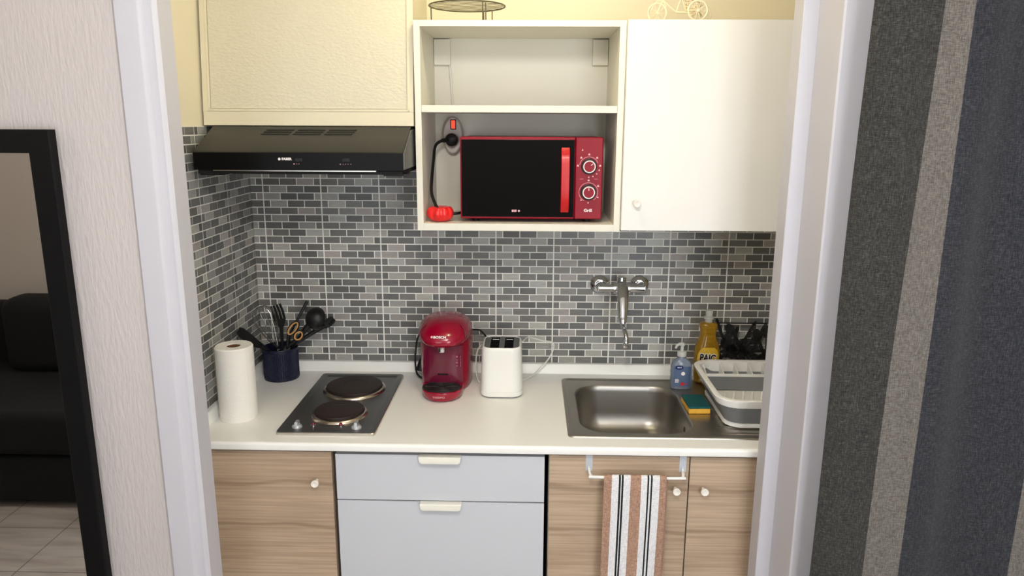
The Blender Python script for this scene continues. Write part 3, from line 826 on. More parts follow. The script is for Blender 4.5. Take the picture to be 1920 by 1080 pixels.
# ------------------------------------------------------------------ microwave
def microwave():
    x0, x1, z0, z1, yf = .7475, 1.1715, 1.486, 1.7285, -.303
    t = thing('microwave', 'red microwave oven with black glass door in the open shelf', 'microwave', ((x0 + x1) / 2, -.17, 1.475))
    b = B(); b.box(x0 + .001, x1 - .001, yf + .018, -.035, z0 + .001, z1 - .001, .006, 3); part('case', b, M['micro_case'], t)
    b = B(); b.box(x0, 1.0895, yf, yf + .019, z0, z1, .004, 3); d = part('door', b, M['micro_red'], t)
    b = B(); b.box(x0 + .004, 1.0875, yf - .0012, yf + .002, z0 + .006, z1 - .008, .0008); part('glass', b, M['glass_black'], d)
    # bowed vertical handle
    P = []
    for i in range(13):
        u = i / 12; z = 1.507 + .191 * u; dy = .018 * math.sin(PI * min(1, max(0, u * 1.0))) ** .45
        P.append((z, yf - .004 - dy))
    loops = [[(1.047, y + .006, z), (1.049, y, z), (1.0715, y, z), (1.0735, y + .006, z)] for z, y in P]
    b = B(); b.loft(loops); part('handle', b, M['handle_red'], d, sharp=50)
    b = B(); b.box(1.090, x1, yf, yf + .019, z0, z1, .004, 3); c = part('control_panel', b, M['micro_red'], t)
    ym = yf - .0003
    for cz, ang in ((1.6435, 40), (1.5675, 90)):
        cx = 1.1305
        b = B(); b.lathe([(.0235, 0), (.0235, -.002), (.0215, -.0035)], cx, cz, yf, 36, 'y'); k = part('dial', b, M['black_sat'], c)
        b = B(); b.lathe([(.0185, 0), (.018, -.013), (.0165, -.0155), (.0001, -.0155)], cx, cz, yf - .003, 36, 'y'); part('grip', b, M['micro_red'], k)
        b = B(); b.lathe([(.0182, -.012), (.0184, -.0158), (.0172, -.0168), (.0155, -.0166), (.0152, -.0155)], cx, cz, yf - .003, 36, 'y', cap=False); part('ring', b, M['mark'], k)
        b = B(); b.box(cx + .006, cx + .0135, yf - .0192, yf - .0183, cz - .0009, cz + .0009); b.rot(math.radians(-ang), 'Y', (cx, 0, cz)); part('pointer', b, M['mark'], k)
        # scale around the dial
        b = B()
        for i in range(28):
            a = math.radians(-55 + 290 * i / 27)
            r0 = .0275
            if cz > 1.6 and not (-60 < math.degrees(a) < 230): continue
            a2 = a + math.radians(9.5)
            pts = [(cx + r0 * math.cos(a), cz + r0 * math.sin(a)), (cx + (r0 + .0013) * math.cos(a), cz + (r0 + .0013) * math.sin(a)), (cx + (r0 + .0013) * math.cos(a2), cz + (r0 + .0013) * math.sin(a2)), (cx + r0 * math.cos(a2), cz + r0 * math.sin(a2))]
            if cz < 1.6 or (20 < math.degrees(a) < 165): b.prism(pts, ym - .0003, ym + .0002, 'xz')
        for dg in ([0, 45, 90, 135, 180, -22, -45, -68, -90] if cz > 1.6 else [90, 30, -30, -90, -130]):
            a = math.radians(dg); r0 = .033
            px, pz = cx + r0 * math.cos(a), cz + r0 * math.sin(a); s_ = .0031 if dg >= 0 else .0022
            b.box(px - s_, px + s_, ym - .0003, ym + .0002, pz - .0004, pz + s_); b.box(px - s_ * .5, px + s_ * .5, ym - .0003, ym + .0002, pz + s_, pz + s_ * 1.7)
        part('scale', b, M['mark_pink'], c)
    b = B()
    b.box(1.1085, 1.1125, ym - .0003, ym + .0002, 1.689, 1.692); b.box(1.1095, 1.1115, ym - .0003, ym + .0002, 1.6925, 1.6945)
    for xx in (1.104, 1.108, 1.112, 1.147, 1.151, 1.155): b.box(xx, xx + .0026, ym - .0003, ym + .0002, 1.6055, 1.6068)
    part('printed_icons', b, M['mark_pink'], c)
    part('lettering', text_bm('Grill', .0125, facing(1.1305, ym, 1.5125, sx=1.1), weight=.0004), M['mark'], c)
    b = B()
    for i in range(3): b.box(.902 + i * .0052, .9058 + i * .0052, yf - .0018, yf - .0012, 1.5065, 1.514)
    b.prism([(.9195, 1.510), (.9235, 1.514), (.9275, 1.510), (.9235, 1.506)], yf - .0018, yf - .0012, 'xz')
    part('emblem', b, M['mark_pink'], d)
    for xx in (.79, 1.13):
        for yy in (-.26, -.08):
            b = B(); b.cyl((xx, yy, 1.475), (xx, yy, 1.4875), .011, .013); part('foot', b, M['black'], t)
    # power cord: plug in the wall socket, loop down the left, through the red winder, back to the oven
    b = B(); b.tube([(.690, -.075, 1.712), (.668, -.09, 1.710), (.650, -.105, 1.694), (.6475, -.14, 1.65), (.6475, -.19, 1.595), (.652, -.235, 1.555), (.667, -.268, 1.525), (.678, -.285, 1.508)], .0048, 10, smooth=6)
    part('cord', b, M['black'], t, sharp=70)
    b = B(); b.tube([(.715, -.285, 1.498), (.732, -.28, 1.498), (.745, -.262, 1.4985), (.752, -.24, 1.499)], .0042, 10, smooth=4)
    part('cord', b, M['black'], t, sharp=70)
    b = B(); b.lathe([(.0205, -.05), (.0215, -.066), (.020, -.075), (.013, -.079), (.0001, -.08)], .699, 1.713, 0, 26, 'y')
    b.tube([(.688, -.071, 1.7125), (.668, -.084, 1.711)], .0085, 12, r_end=.0062); part('plug', b, M['black'], t)
microwave()
def cord_winder():
    cx, cy, z0, R, hh = .6845, -.287, 1.475, .0415, .05
    b = B(); loops = []
    for j in range(15):
        v = j / 14; ph = PI * (v - .5)
        r = R * max(.04, math.cos(ph) ** .62) if 0 < j < 14 else .006
        zz = z0 + hh * (.5 + .5 * math.sin(ph) * .999)
        if j >= 12: zz -= .0035 * (j - 11)
        lp = []
        for i in range(64):
            a = 2 * PI * i / 64
            k = 1 - .12 * abs(math.cos(a * 4.5)) ** 5 * min(1, r / R * 1.3)
            lp.append((cx + r * k * math.cos(a), cy + r * k * math.sin(a) * .95, zz))
        loops.append(lp)
    b.loft(loops)
    tag(part('cord_winder', b, M['tomato'], sharp=70), 'glossy red ribbed cord bundle shaped like a tomato, left of the microwave', 'cord winder')
cord_winder()
def socket():
    t = thing('socket_adaptor', 'oval white socket adaptor with a lit red switch behind the microwave', 'socket', (.7005, -.013, 1.665))
    lp = []
    for yy, k in ((-.0145, 1.0), (-.04, 1.0), (-.046, .96), (-.049, .88)):
        lp.append([(p[0], yy, p[1]) for p in [(.7005 + .033 * k * math.cos(2 * PI * i / 40), 1.727 + .060 * k * math.sin(2 * PI * i / 40)) for i in range(40)]])
    b = B(); b.loft(lp); part('body', b, M['socket'], t)
    b = B(); b.box(.693, .7125, -.051, -.047, 1.7455, 1.7785, .0008); fr = part('switch_surround', b, M['black_sat'], t)
    b = B(); b.box(.6965, .709, -.0545, -.05, 1.749, 1.775, .0015); part('switch', b, M['switch_on'], fr)
socket()
b = B(); b.tube([(.6905, -.0195, 1.956), (.691, -.0185, 1.94), (.695, -.018, 1.89), (.698, -.018, 1.83), (.699, -.018, 1.818)], .0036, 8, smooth=4)
tag(part('flex_cable', b, M['white_cord'], sharp=70), 'thin white cable running down the back of the empty upper shelf', 'cable')

# ------------------------------------------------------------------ coffee machine
def coffee():
    cx = .679
    t = thing('coffee_machine', 'cherry red capsule coffee machine on the worktop beside the toaster', 'coffee machine', (cx, -.19, ZC))
    def sec(a, yf, yb, z, e=3.2, n=56):
        """plan section: wide at the back, rounder and narrower towards the front"""
        out = []
        cy, hb = (yf + yb) / 2, (yb - yf) / 2
        for i in range(n):
            q = 2 * PI * i / n; c, s_ = math.cos(q), math.sin(q)
            yy = cy + hb * math.copysign(abs(s_) ** (2 / e), s_)
            fr = (yb - yy) / (yb - yf)
            aa = a * (1 - .20 * max(0, fr - .25) ** 1.2)
            out.append((cx + aa * math.copysign(abs(c) ** (2 / e), c), yy, z))
        return out
    b = B()
    b.loft([sec(.080, -.218, -.06, ZC), sec(.086, -.226, -.056, ZC + .012), sec(.088, -.226, -.055, ZC + .06), sec(.089, -.226, -.055, ZC + .12), sec(.090, -.228, -.055, ZC + .165), sec(.088, -.232, -.056, ZC + .185)])
    body = part('housing', b, M['coffee_red'], t, sharp=50)
    # concave dark front panel between the head and the cup tray
    b = B()
    pan = []
    for k, z in enumerate((ZC + .026, ZC + .05, ZC + .09, ZC + .13, ZC + .162)):
        row = []
        for i in range(13):
            u = -1 + i / 6; row.append((cx + .0635 * u, -.2285 - .010 * (1 - u * u) + .004 * (u ** 6), z))
        pan.append(row + [(cx + .0635, -.222, z), (cx - .0635, -.222, z)])
    b.loft(pan); part('front_panel', b, M['coffee_dark'], t, sharp=50)
    b = B(); b.box(cx - .018, cx + .016, -.2405, -.236, ZC + .064, ZC + .0685, .001); part('slot', b, M['black_deep'], t)
    # brew head
    b = B()
    b.loft([sec(.060, -.262, -.09, ZC + .165, 2.4), sec(.074, -.279, -.08, ZC + .169, 2.5), sec(.0835, -.287, -.066, ZC + .179, 2.6), sec(.0885, -.287, -.060, ZC + .190, 2.7), sec(.089, -.279, -.058, ZC + .205, 2.7),
            sec(.084, -.264, -.060, ZC + .218, 2.6), sec(.074, -.246, -.066, ZC + .230, 2.5), sec(.058, -.222, -.08, ZC + .239, 2.4), sec(.034, -.19, -.104, ZC + .244, 2.2), sec(.006, -.15, -.14, ZC + .2455, 2)])
    hd = part('brew_head', b, M['coffee_red'], t, sharp=60)
    # seam of the lid: raised band running over the head
    b = B()
    P = []
    for i in range(25):
        a = PI * i / 24
        P.append((cx - .0745 * math.cos(a), -.243 + .055 * math.sin(a) ** 2 * 1.0, ZC + .194 + .0475 * math.sin(a) ** .8))
    b.tube(P, .0016, 8); part('lid_seam', b, M['coffee_dark'], hd, sharp=70)
    part('lettering', text_bm('BOSCH', .0108, facing(cx - .004, -.2832, ZC + .2045, rx=58, sx=1.15), weight=.0004), M['mark'], hd)
    b = B(); b.lathe([(.0038, 0), (.0038, .0008)], cx - .0295, -.2795, ZC + .204, 16); b.rot(math.radians(55), 'X', (cx - .0295, -.2795, ZC + .204)); part('emblem', b, M['mark_pink'], hd)
    b = B(); b.lathe([(.0118, .006), (.0118, -.016), (.0098, -.019), (.004, -.02)], cx - .002, -.254, ZC + .166, 24); part('spout', b, M['chrome'], t)
    # cup stand
    def tray(r, z, f=1.0):
        out = []
        for i in range(41):
            a = PI + PI * i / 40; out.append((cx + r * math.cos(a), -.262 + r * 1.05 * math.sin(a), z))
        out += [(cx + r * .98, -.222, z), (cx - r * .98, -.222, z)]
        return out
    b = B(); b.loft([tray(.052, ZC), tray(.060, ZC + .006), tray(.0655, ZC + .02), tray(.0665, ZC + .031), tray(.065, ZC + .034)]); st = part('cup_stand', b, M['coffee_red'], t, sharp=50)
    def ell(k, z): return [(cx - .001 + .0625 * k * math.cos(2 * PI * i / 44), -.274 + .048 * k * math.sin(2 * PI * i / 44), z) for i in range(44)]
    b = B(); b.loft([ell(1, ZC + .033), ell(1, ZC + .0375), ell(.95, ZC + .039), ell(.93, ZC + .0372)]); part('drip_grate', b, M['black_sat'], st)
    b = B()
    for r in (.25, .5, .75): b.tube([V(p) for p in ell(r, ZC + .0374)], .0011, 6, closed=True)
    for i in range(8):
        a = 2 * PI * i / 8; b.tube([(cx + .012 * math.cos(a), -.274 + .009 * math.sin(a), ZC + .0376), (cx + .056 * math.cos(a), -.274 + .043 * math.sin(a), ZC + .0376)], .0011, 6)
    part('grate_ribs', b, M['black'], st)
    part('lettering', text_bm('TASSIMO', .0088, facing(cx - .004, -.3325, ZC + .021, rx=86, sx=1.1)), M['mark_pink'], st)
    # status icons up the right edge of the front
    b = B()
    for i, z in enumerate((ZC + .094, ZC + .104, ZC + .114, ZC + .124)):
        xx = cx + .045; b.box(xx - .0028, xx + .0028, -.2385, -.2325, z, z + (.006 if i % 2 else .003))
        xx = cx + .0555; b.box(xx - .001, xx + .001, -.236, -.2285, z - .002, z + .005)
    part('status_icons', b, M['mark_dim'], t)
    # smoked water tank wrapped on the left rear
    b = B(); b.loft([[(cx - .072, -.178, z), (cx - .0765, -.17, z), (cx - .0862, -.1, z), (cx - .0905, -.066, z), (cx - .087, -.058, z), (cx - .07, -.058, z), (cx - .066, -.178, z)] for z in (ZC + .03, ZC + .172)]); part('water_tank', b, M['tank'], t)
    b = B(); b.tube([(cx - .085, -.07, 1.085), (.590, -.052, 1.07), (.568, -.05, 1.03), (.5605, -.055, .98), (.5625, -.075, .945), (.572, -.10, .918), (.592, -.115, .908)], .0033, 8, smooth=6)
    part('cord', b, M['black'], t, sharp=70)
    b = B(); b.tube([(cx + .085, -.06, 1.068), (.785, -.05, 1.064), (.80, -.048, 1.05), (.822, -.045, 1.02)], .0033, 8, smooth=5)
    part('cord', b, M['black'], t, sharp=70)
    b = B(); b.tube([(.5795, -.072, .9215), (.588, -.068, .962)], .0165, 16, r_end=.012); part('plug', b, M['black'], t)
coffee()

# ------------------------------------------------------------------ toaster
def toaster():
    x0, x1, y0, y1 = .801, .939, -.281, -.118
    t = thing('toaster', 'white upright two slot toaster between the coffee machine and the sink', 'toaster', ((x0 + x1) / 2, (y0 + y1) / 2, ZC))
    def R(i, z, r=.034): return rrect(x0 + i, x1 - i, y0 + i * .9, y1 - i * .9, r, z, 8)
    b = B()
    b.loft([R(.004, ZC + .004), R(.0005, ZC + .008), R(.0, ZC + .022), R(.0012, ZC + .0225), R(.0012, ZC + .0235), R(.0005, ZC + .024), R(.0042, ZC + .14), R(.0047, ZC + .158), R(.0062, ZC + .164), R(.009, ZC + .1672, .0305), R(.0112, ZC + .168, .028), R(.0122, ZC + .1672, .027), R(.0122, ZC + .150, .027)], capb=False)
    shell = part('shell', b, M['toaster'], t, sharp=40)
    b = B(); b.loft([R(.008, ZC), R(.006, ZC + .005)]); part('base', b, M['dark_grey'], t)
    # recessed grey top plate with two open slots
    zt = ZC + .1648
    px0, px1, py0, py1 = x0 + .0120, x1 - .0120, y0 + .0108, y1 - .0108
    b = B()
    xs = [px0, px0 + .0195, px0 + .0485, px0 + .0655, px0 + .0945, px1]
    for i in (0, 2, 4): b.box(xs[i], xs[i + 1], py0 + (.0 if i == 2 else .012), py1 - (.0 if i == 2 else .012), zt - .004, zt)
    b.box(xs[0] + .014, xs[5] - .014, py0, py0 + .005, zt - .004, zt - .0005); b.box(xs[0] + .014, xs[5] - .014, py1 - .005, py1, zt - .004, zt - .0005)
    part('top_plate', b, M['dark_grey'], t)
    b = B()
    for a, c in ((xs[1], xs[2]), (xs[3], xs[4])):
        b.loft([rrect(a, c, py0 + .007, py1 - .007, .002, zt - .003, 2), rrect(a, c, py0 + .007, py1 - .007, .002, zt - .1, 2)], capa=False)
    part('slot_liner', b, M['black_deep'], t)
    b = B()
    for a, c in ((xs[1], xs[2]), (xs[3], xs[4])):
        for q in (0, 3): b.tube([(a + .004, py0 + .014 + q * .037, zt - .006), (c - .004, py0 + .014 + q * .037, zt - .006)], .0009, 6)
    part('guide_wire', b, M['wire'], t)
    b = B()
    b.tube([(.936, -.135, 1.048), (.952, -.075, 1.046), (.975, -.05, 1.036), (1.005, -.045, 1.026), (1.035, -.045, 1.022), (1.045, -.045, 1.008), (1.038, -.045, .98), (1.02, -.045, .95), (.995, -.05, .925), (.97, -.075, .908), (.935, -.11, .9035), (.90, -.115, .9035)], .0023, 8, smooth=6)
    part('cord', b, M['white_cord'], t, sharp=70)
    b = B(); b.tube([(.803, -.13, 1.035), (.795, -.12, 1.03), (.782, -.12, 1.008), (.778, -.125, .97), (.780, -.13, .93), (.788, -.14, .908), (.800, -.13, .9035), (.82, -.112, .9035)], .0023, 8, smooth=6)
    part('cord', b, M['white_cord'], t, sharp=70)
toaster()

# ------------------------------------------------------------------ paper roll, utensil pot and utensils
def paper_roll():
    cx, cy, r, h = .087, -.4565, .0545, .2255
    t = thing('paper_towel_roll', 'roll of white kitchen paper standing on the worktop by the left wall', 'kitchen roll', (cx, cy, ZC))
    b = B(); b.lathe([(.0195, 0), (r - .002, 0), (r, .003), (r + .0006, h * .5), (r, h - .004), (r - .003, h), (.0205, h - .001), (.0195, h - .003), (.0195, 0)], cx, cy, ZC, 56, cap=False)
    part('paper', b, M['paper'], t)
    b = B(); b.lathe([(.0192, .001), (.0192, h - .003), (.0182, h - .003), (.0182, .001), (.0192, .001)], cx, cy, ZC, 40, cap=False); part('core', b, M['card'], t)
    b = B(); b.tube([(cx + r * math.cos(a) * 1.002, cy + r * math.sin(a) * 1.002, ZC + .001 + (h - .004) * i) for i in (0, .5, 1) for a in (-.55,)], .0012, 6); part('loose_edge', b, M['paper'], t)
paper_roll()
PX, PY, PR, PH = .0995, -.1, .0595, .112
def pot():
    t = thing('utensil_pot', 'dark navy perforated metal pot holding kitchen utensils in the corner', 'utensil holder', (PX, PY, ZC))
    b = B()
    prof = [(PR - .004, 0), (PR - .001, .001), (PR, .004)] + [(PR, .010 + i * .0082) for i in range(12)] + [(PR, .104), (PR + .001, PH - .002), (PR, PH), (PR - .0015, PH - .001), (PR - .002, .004), (.001, .003)]
    b.lathe(prof, PX, PY, ZC, 60)
    bm = b.bm; bm.faces.ensure_lookup_table()
    fs = [f for f in bm.faces if ZC + .0098 < min(v.co.z for v in f.verts) and max(v.co.z for v in f.verts) < ZC + .1012 and abs(math.hypot(f.calc_center_median().x - PX, f.calc_center_median().y - PY) - PR) < .0006]
    bmesh.ops.recalc_face_normals(bm, faces=bm.faces)
    bmesh.ops.inset_individual(bm, faces=fs, thickness=.0019, depth=-.0011)
    part('body', b, M['navy'], t, sharp=25)
pot()
def flat_strip(b, pts, ws, th, side):
    """blade: centre line pts, widths ws along `side`, thickness th"""
    P = [V(p) for p in pts]; loops = []
    side = V(side).normalized()
    for i, p in enumerate(P):
        tg = (P[min(i + 1, len(P) - 1)] - P[max(i - 1, 0)]).normalized(); s_ = (side - tg * side.dot(tg)).normalized(); n_ = tg.cross(s_)
        w = ws[i]
        loops.append([p + s_ * w + n_ * th, p - s_ * w + n_ * th, p - s_ * w - n_ * th, p + s_ * w - n_ * th])
    b.loft(loops); return b
def utensils():
    # spatula leaning out to the left
    t = thing('spatula', 'black spatula leaning out to the left of the utensil pot', 'spatula', (.1, -.1, .91))
    b = B(); b.tube([(.125, -.068, .912), (.066, -.148, 1.020), (.058, -.165, 1.033)], .0055, 10); part('handle', b, M['black'], t)
    b = B(); flat_strip(b, [(.062, -.157, 1.027), (.050, -.182, 1.045), (.036, -.215, 1.075), (.025, -.243, 1.103), (.0215, -.251, 1.112)], [.007, .013, .0165, .0155, .010], .002, (.25, .55, .9)); part('blade', b, M['black'], t)
    # whisk
    t = thing('whisk', 'steel balloon whisk standing head up in the utensil pot', 'whisk', (.1, -.1, .91))
    a0, a1 = V((.094, -.102, 1.0)), V((.047, -.125, 1.158)); ax = (a1 - a0); Ln = ax.length; ax.normalize()
    s0 = ax.cross(V((0, 1, 0))).normalized(); s1 = ax.cross(s0)
    b = B(); b.tube([(.108, -.094, .912), a0], .0062, 12); part('handle', b, M['wire'], t)
    b = B()
    for k in range(7):
        an = PI * k / 7; d = s0 * math.cos(an) + s1 * math.sin(an)
        P = []
        for i in range(33):
            u = i / 32 * 2 - 1; m = 1 - abs(u)
            q = abs(u); hgt = Ln * (1 - q ** 1.7) if q < 1 else 0
            wd = .037 * math.copysign(1, u) * (math.sin(PI * q ** .85) ** .9 if 0 < q < 1 else 0)
            P.append(a0 + ax * hgt + d * wd)
        b.tube(P, .00085, 5)
    part('wires', b, M['wire'], t, sharp=70)
    # slotted turner
    t = thing('slotted_turner', 'black slotted turner with four prongs standing in the utensil pot', 'kitchen utensil', (.105, -.09, .91))
    b = B(); flat_strip(b, [(.106, -.095, .912), (.104, -.088, 1.02), (.102, -.083, 1.072), (.1, -.08, 1.092), (.098, -.079, 1.104)], [.005, .005, .006, .016, .020], .002, (1, 0, .3)); part('handle', b, M['black'], t)
    b = B()
    for k in range(4):
        dx = -.0165 + k * .011
        flat_strip(b, [(.098 + dx, -.079, 1.100 + dx * .3), (.092 + dx, -.078, 1.128 + dx * .35), (.084 + dx * .95, -.078, 1.153 + dx * .3)], [.0038, .0038, .0034], .0018, (1, 0, .3))
    part('prongs', b, M['black'], t)
    # thin straight handle
    t2 = B(); t2.tube([(.098, -.108, .912), (.135, -.082, 1.06), (.190, -.058, 1.163)], 0, 10, radii=[.0035, .0042, .0055])
    tag(part('skewer_handle', t2, M['black']), 'thin black utensil handle rising right of the turner in the pot', 'kitchen utensil')
    # scissors
    t = thing('scissors', 'kitchen scissors with tan lined black handles upright in the pot', 'scissors', (.12, -.11, .91))
    b = B(); flat_strip(b, [(.095, -.128, .915), (.122, -.124, .99), (.134, -.122, 1.018)], [.003, .008, .009], .0016, (1, 0, -.4)); part('blades', b, M['dark_grey'], t)
    for cx, cz, ra, rb, an in ((.1565, 1.0835, .027, .0115, 52), (.174, 1.058, .0175, .0125, 50)):
        def ov(k):
            c, s_ = math.cos(math.radians(an)), math.sin(math.radians(an))
            return [V((cx + (ra + k) * math.cos(q) * c - (rb + k) * math.sin(q) * s_, -.124, cz + (ra + k) * math.cos(q) * s_ + (rb + k) * math.sin(q) * c)) for q in [2 * PI * i / 28 for i in range(28)]]
        b = B(); b.tube(ov(0.0012), .0032, 8, closed=True); b.tube([(.130, -.122, 1.012), (cx - (ra + .0) * math.cos(math.radians(an)), -.124, cz - ra * math.sin(math.radians(an)))], .0055, 10)
        h = part('handle', b, M['black'], t, sharp=70)
        b = B(); b.tube([p + V((0, -.0016, 0)) for p in ov(-.0014)], .0029, 8, closed=True); part('lining', b, M['tan'], h, sharp=70)
    # ladle
    t = thing('ladle', 'big black ladle bowl leaning out to the right of the utensil pot', 'ladle', (.12, -.09, .91))
    c = V((.2305, -.095, 1.111)); R = .039
    nrm = V((.45, .75, -.35)).normalized(); e1 = nrm.orthogonal().normalized(); e2 = nrm.cross(e1)
    loops = []
    for j in range(11):
        ph = (PI / 2) * j / 10
        loops.append([c - nrm * R * .95 * math.cos(ph) + (e1 * math.cos(2 * PI * i / 32) + e2 * math.sin(2 * PI * i / 32)) * max(R * math.sin(ph), 1e-4) for i in range(32)])
    for j in range(10, -1, -1):
        ph = (PI / 2) * j / 10
        loops.append([c - nrm * (R * .95 - .003) * math.cos(ph) + (e1 * math.cos(2 * PI * i / 32) + e2 * math.sin(2 * PI * i / 32)) * max((R - .0025) * math.sin(ph), 1e-4) for i in range(32)])
    b = B(); b.loft(loops); part('bowl', b, M['black'], t, sharp=60)
    b = B(); b.tube([(.096, -.082, .912), (.150, -.10, 1.018), (.176, -.108, 1.052), (.198, -.108, 1.082), (.212, -.106, 1.098)], 0, 12, radii=[.005, .006, .008, .011, .009]); part('handle', b, M['black'], t)
    # pasta server behind it
    t = thing('pasta_server', 'black toothed pasta server sticking out furthest right behind the ladle', 'kitchen utensil', (.12, -.08, .91))
    b = B(); b.tube([(.09, -.118, .912), (.148, -.088, 1.018), (.212, -.071, 1.057), (.25, -.066, 1.079)], 0, 12, radii=[.005, .0065, .008, .009]); part('handle', b, M['black'], t)
    b = B(); flat_strip(b, [(.245, -.067, 1.075), (.258, -.066, 1.086), (.274, -.066, 1.098), (.281, -.067, 1.104)], [.010, .015, .014, .010], .003, (-.5, 0, 1))
    for k in range(4): b.tube([(.262 + k * .0055, -.066, 1.085 + k * .006), (.272 + k * .0045, -.073, 1.084 + k * .006)], .0026, 8, r_end=.0016)
    part('head', b, M['black'], t)
utensils()

# ------------------------------------------------------------------ things by the sink
def ovals(cx, cy, secs, e=2.6, n=40):
    return [sup(cx, cy, a, bb, z, e, n) for a, bb, z in secs]
def soap():
    cx, cy, z = 1.4675, -.163, ZC + .0026
    t = thing('soap_dispenser', 'small pump bottle of clear blue hand soap at the back of the sink', 'soap bottle', (cx, cy, z))
    b = B(); b.loft(ovals(cx, cy, [(.031, .018, z), (.035, .0215, z + .004), (.036, .0225, z + .03), (.0365, .023, z + .062), (.034, .022, z + .083), (.027, .019, z + .096), (.016, .0135, z + .104), (.0125, .0125, z + .108), (.0125, .0125, z + .114)])); part('bottle', b, M['soap'], t, sharp=60)
    b = B(); b.lathe([(.0145, 0), (.015, .002), (.015, .014), (.0135, .016), (.006, .018), (.0052, .034), (.0085, .036), (.0085, .043), (.006, .0455), (.0001, .046)], cx - .001, cy, z + .112, 26)
    b.tube([(cx - .002, cy - .002, z + .154), (cx - .012, cy - .006, z + .1545), (cx - .022, cy - .011, z + .149), (cx - .0245, cy - .012, z + .1415)], .005, 12, smooth=4, r_end=.0036); part('pump', b, M['pump'], t, sharp=60)
    # curved front label
    def lab(x0, x1, z0, z1, off, m, name, par, shape='box', n=14):
        b = B(); rows = []
        for zz in (z0, z1):
            row = []
            for i in range(n + 1):
                x = x0 + (x1 - x0) * i / n; u = (x - cx) / .0366; row.append((x, cy - .0229 * (1 - abs(u) ** 2.6) ** (1 / 2.6) - off, zz))
            rows.append(row)
        b.loft(rows, cap=False, closed=False)
        return part(name, b, m, par)
    lb = lab(cx - .029, cx + .029, z + .012, z + .082, .0008, M['soap_label'], 'front_label', t)
    yl = cy - .0252
    b = B(); b.prism([(cx - .012 + .0135 * math.cos(2 * PI * i / 24), z + .079 + .0075 * math.sin(2 * PI * i / 24)) for i in range(24)], yl - .0006, yl + .0012, 'xz'); part('badge', b, M['navy_label'], lb)
    b = B()
    for k, wv in enumerate((.003, .002, .003)): b.box(cx - .018 + k * .0048, cx - .018 + k * .0048 + wv, yl - .0009, yl - .0006, z + .0775, z + .0815)
    b.lathe([(.0065, 0), (.0065, -.0006)], cx + .0015, z + .058, yl + .0004, 20, 'y')
    for k in range(3): b.box(cx - .024, cx - .012 + .002 * (k % 2), yl + .0008, yl + .0014, z + .027 + k * .0045, z + .0295 + k * .0045)
    part('printed_marks', b, M['mark'], lb)
    b = B(); b.lathe([(.0062, 0), (.0062, -.0006)], cx + .0005, z + .022, yl + .0004, 20, 'y'); b.box(cx + .008, cx + .02, yl + .001, yl + .0016, z + .021, z + .023); part('red_mark', b, M['red_dot'], lb)
soap()
def detergent():
    cx, cy, z = 1.562, -.108, ZC + .0052
    t = thing('detergent_bottle', 'tall yellow washing up liquid bottle behind the blue soap', 'detergent', (cx, cy, z))
    b = B(); b.loft(ovals(cx, cy, [(.031, .02, z), (.038, .024, z + .005), (.041, .026, z + .03), (.0425, .027, z + .07), (.043, .027, z + .11), (.038, .025, z + .135), (.030, .022, z + .153), (.0255, .020, z + .170), (.027, .021, z + .188), (.0305, .022, z + .203), (.026, .020, z + .210), (.015, .014, z + .213)])); part('bottle', b, M['amber'], t, sharp=60)
    b = B(); b.lathe([(.0135, 0), (.0125, .004), (.0115, .014), (.0165, .016), (.0168, .022), (.0125, .025), (.0118, .028), (.0118, .044), (.0105, .046), (.0001, .0465)], cx, cy, z + .208, 28); part('cap', b, M['clear'], t)
    b = B(); rows = []
    for k in range(11):
        zz = z + .018 + .112 * k / 10; hw = .0365 * (1 - abs((k - 5) / 5.6) ** 3) ** .5
        row = []
        for i in range(15):
            u = (-1 + i / 7) * hw / .0435; row.append((cx + u * .0435, cy - .0272 * (max(0, 1 - abs(u) ** 2.6)) ** (1 / 2.6) - .0007, zz))
        rows.append(row)
    b.loft(rows, cap=False, closed=False); lb = part('front_label', b, M['yellow_label'], t)
    b = text_bm('PAIC', .034, facing(cx - .003, cy - .029, z + .0935, sx=.74, roll=-4), .0004, .0013); part('lettering', b, M['ink'], lb)
    b = B()
    for k in range(3): b.box(cx - .02 + .004 * k, cx + .018 - .003 * k, cy - .0283, cy - .0272, z + .044 - k * .008, z + .047 - k * .008)
    part('printed_lines', b, M['mark'], lb)
    b = text_bm('PAIC', .034, facing(cx - .003, cy - .0284, z + .0935, sx=.74, roll=-4), .0004, .0034); part('lettering_outline', b, M['mark'], lb)
detergent()
def sponge():
    x0, x1, y0, y1, z = 1.446, 1.5125, -.393, -.287, ZC + .0028
    t = thing('sponge', 'yellow sponge with a dark green scouring top beside the sink bowl', 'sponge', ((x0 + x1) / 2, (y0 + y1) / 2, z))
    b = B(); b.box(x0, x1, y0, y1, z, z + .017, .003, 2); b.rot(math.radians(2), 'Z', (1.479, -.34, z)); part('foam', b, M['sponge'], t)
    b = B(); b.box(x0, x1, y0, y1, z + .0168, z + .024, .0015, 2); b.rot(math.radians(2), 'Z', (1.479, -.34, z)); part('scouring_layer', b, M['scour'], t)
sponge()
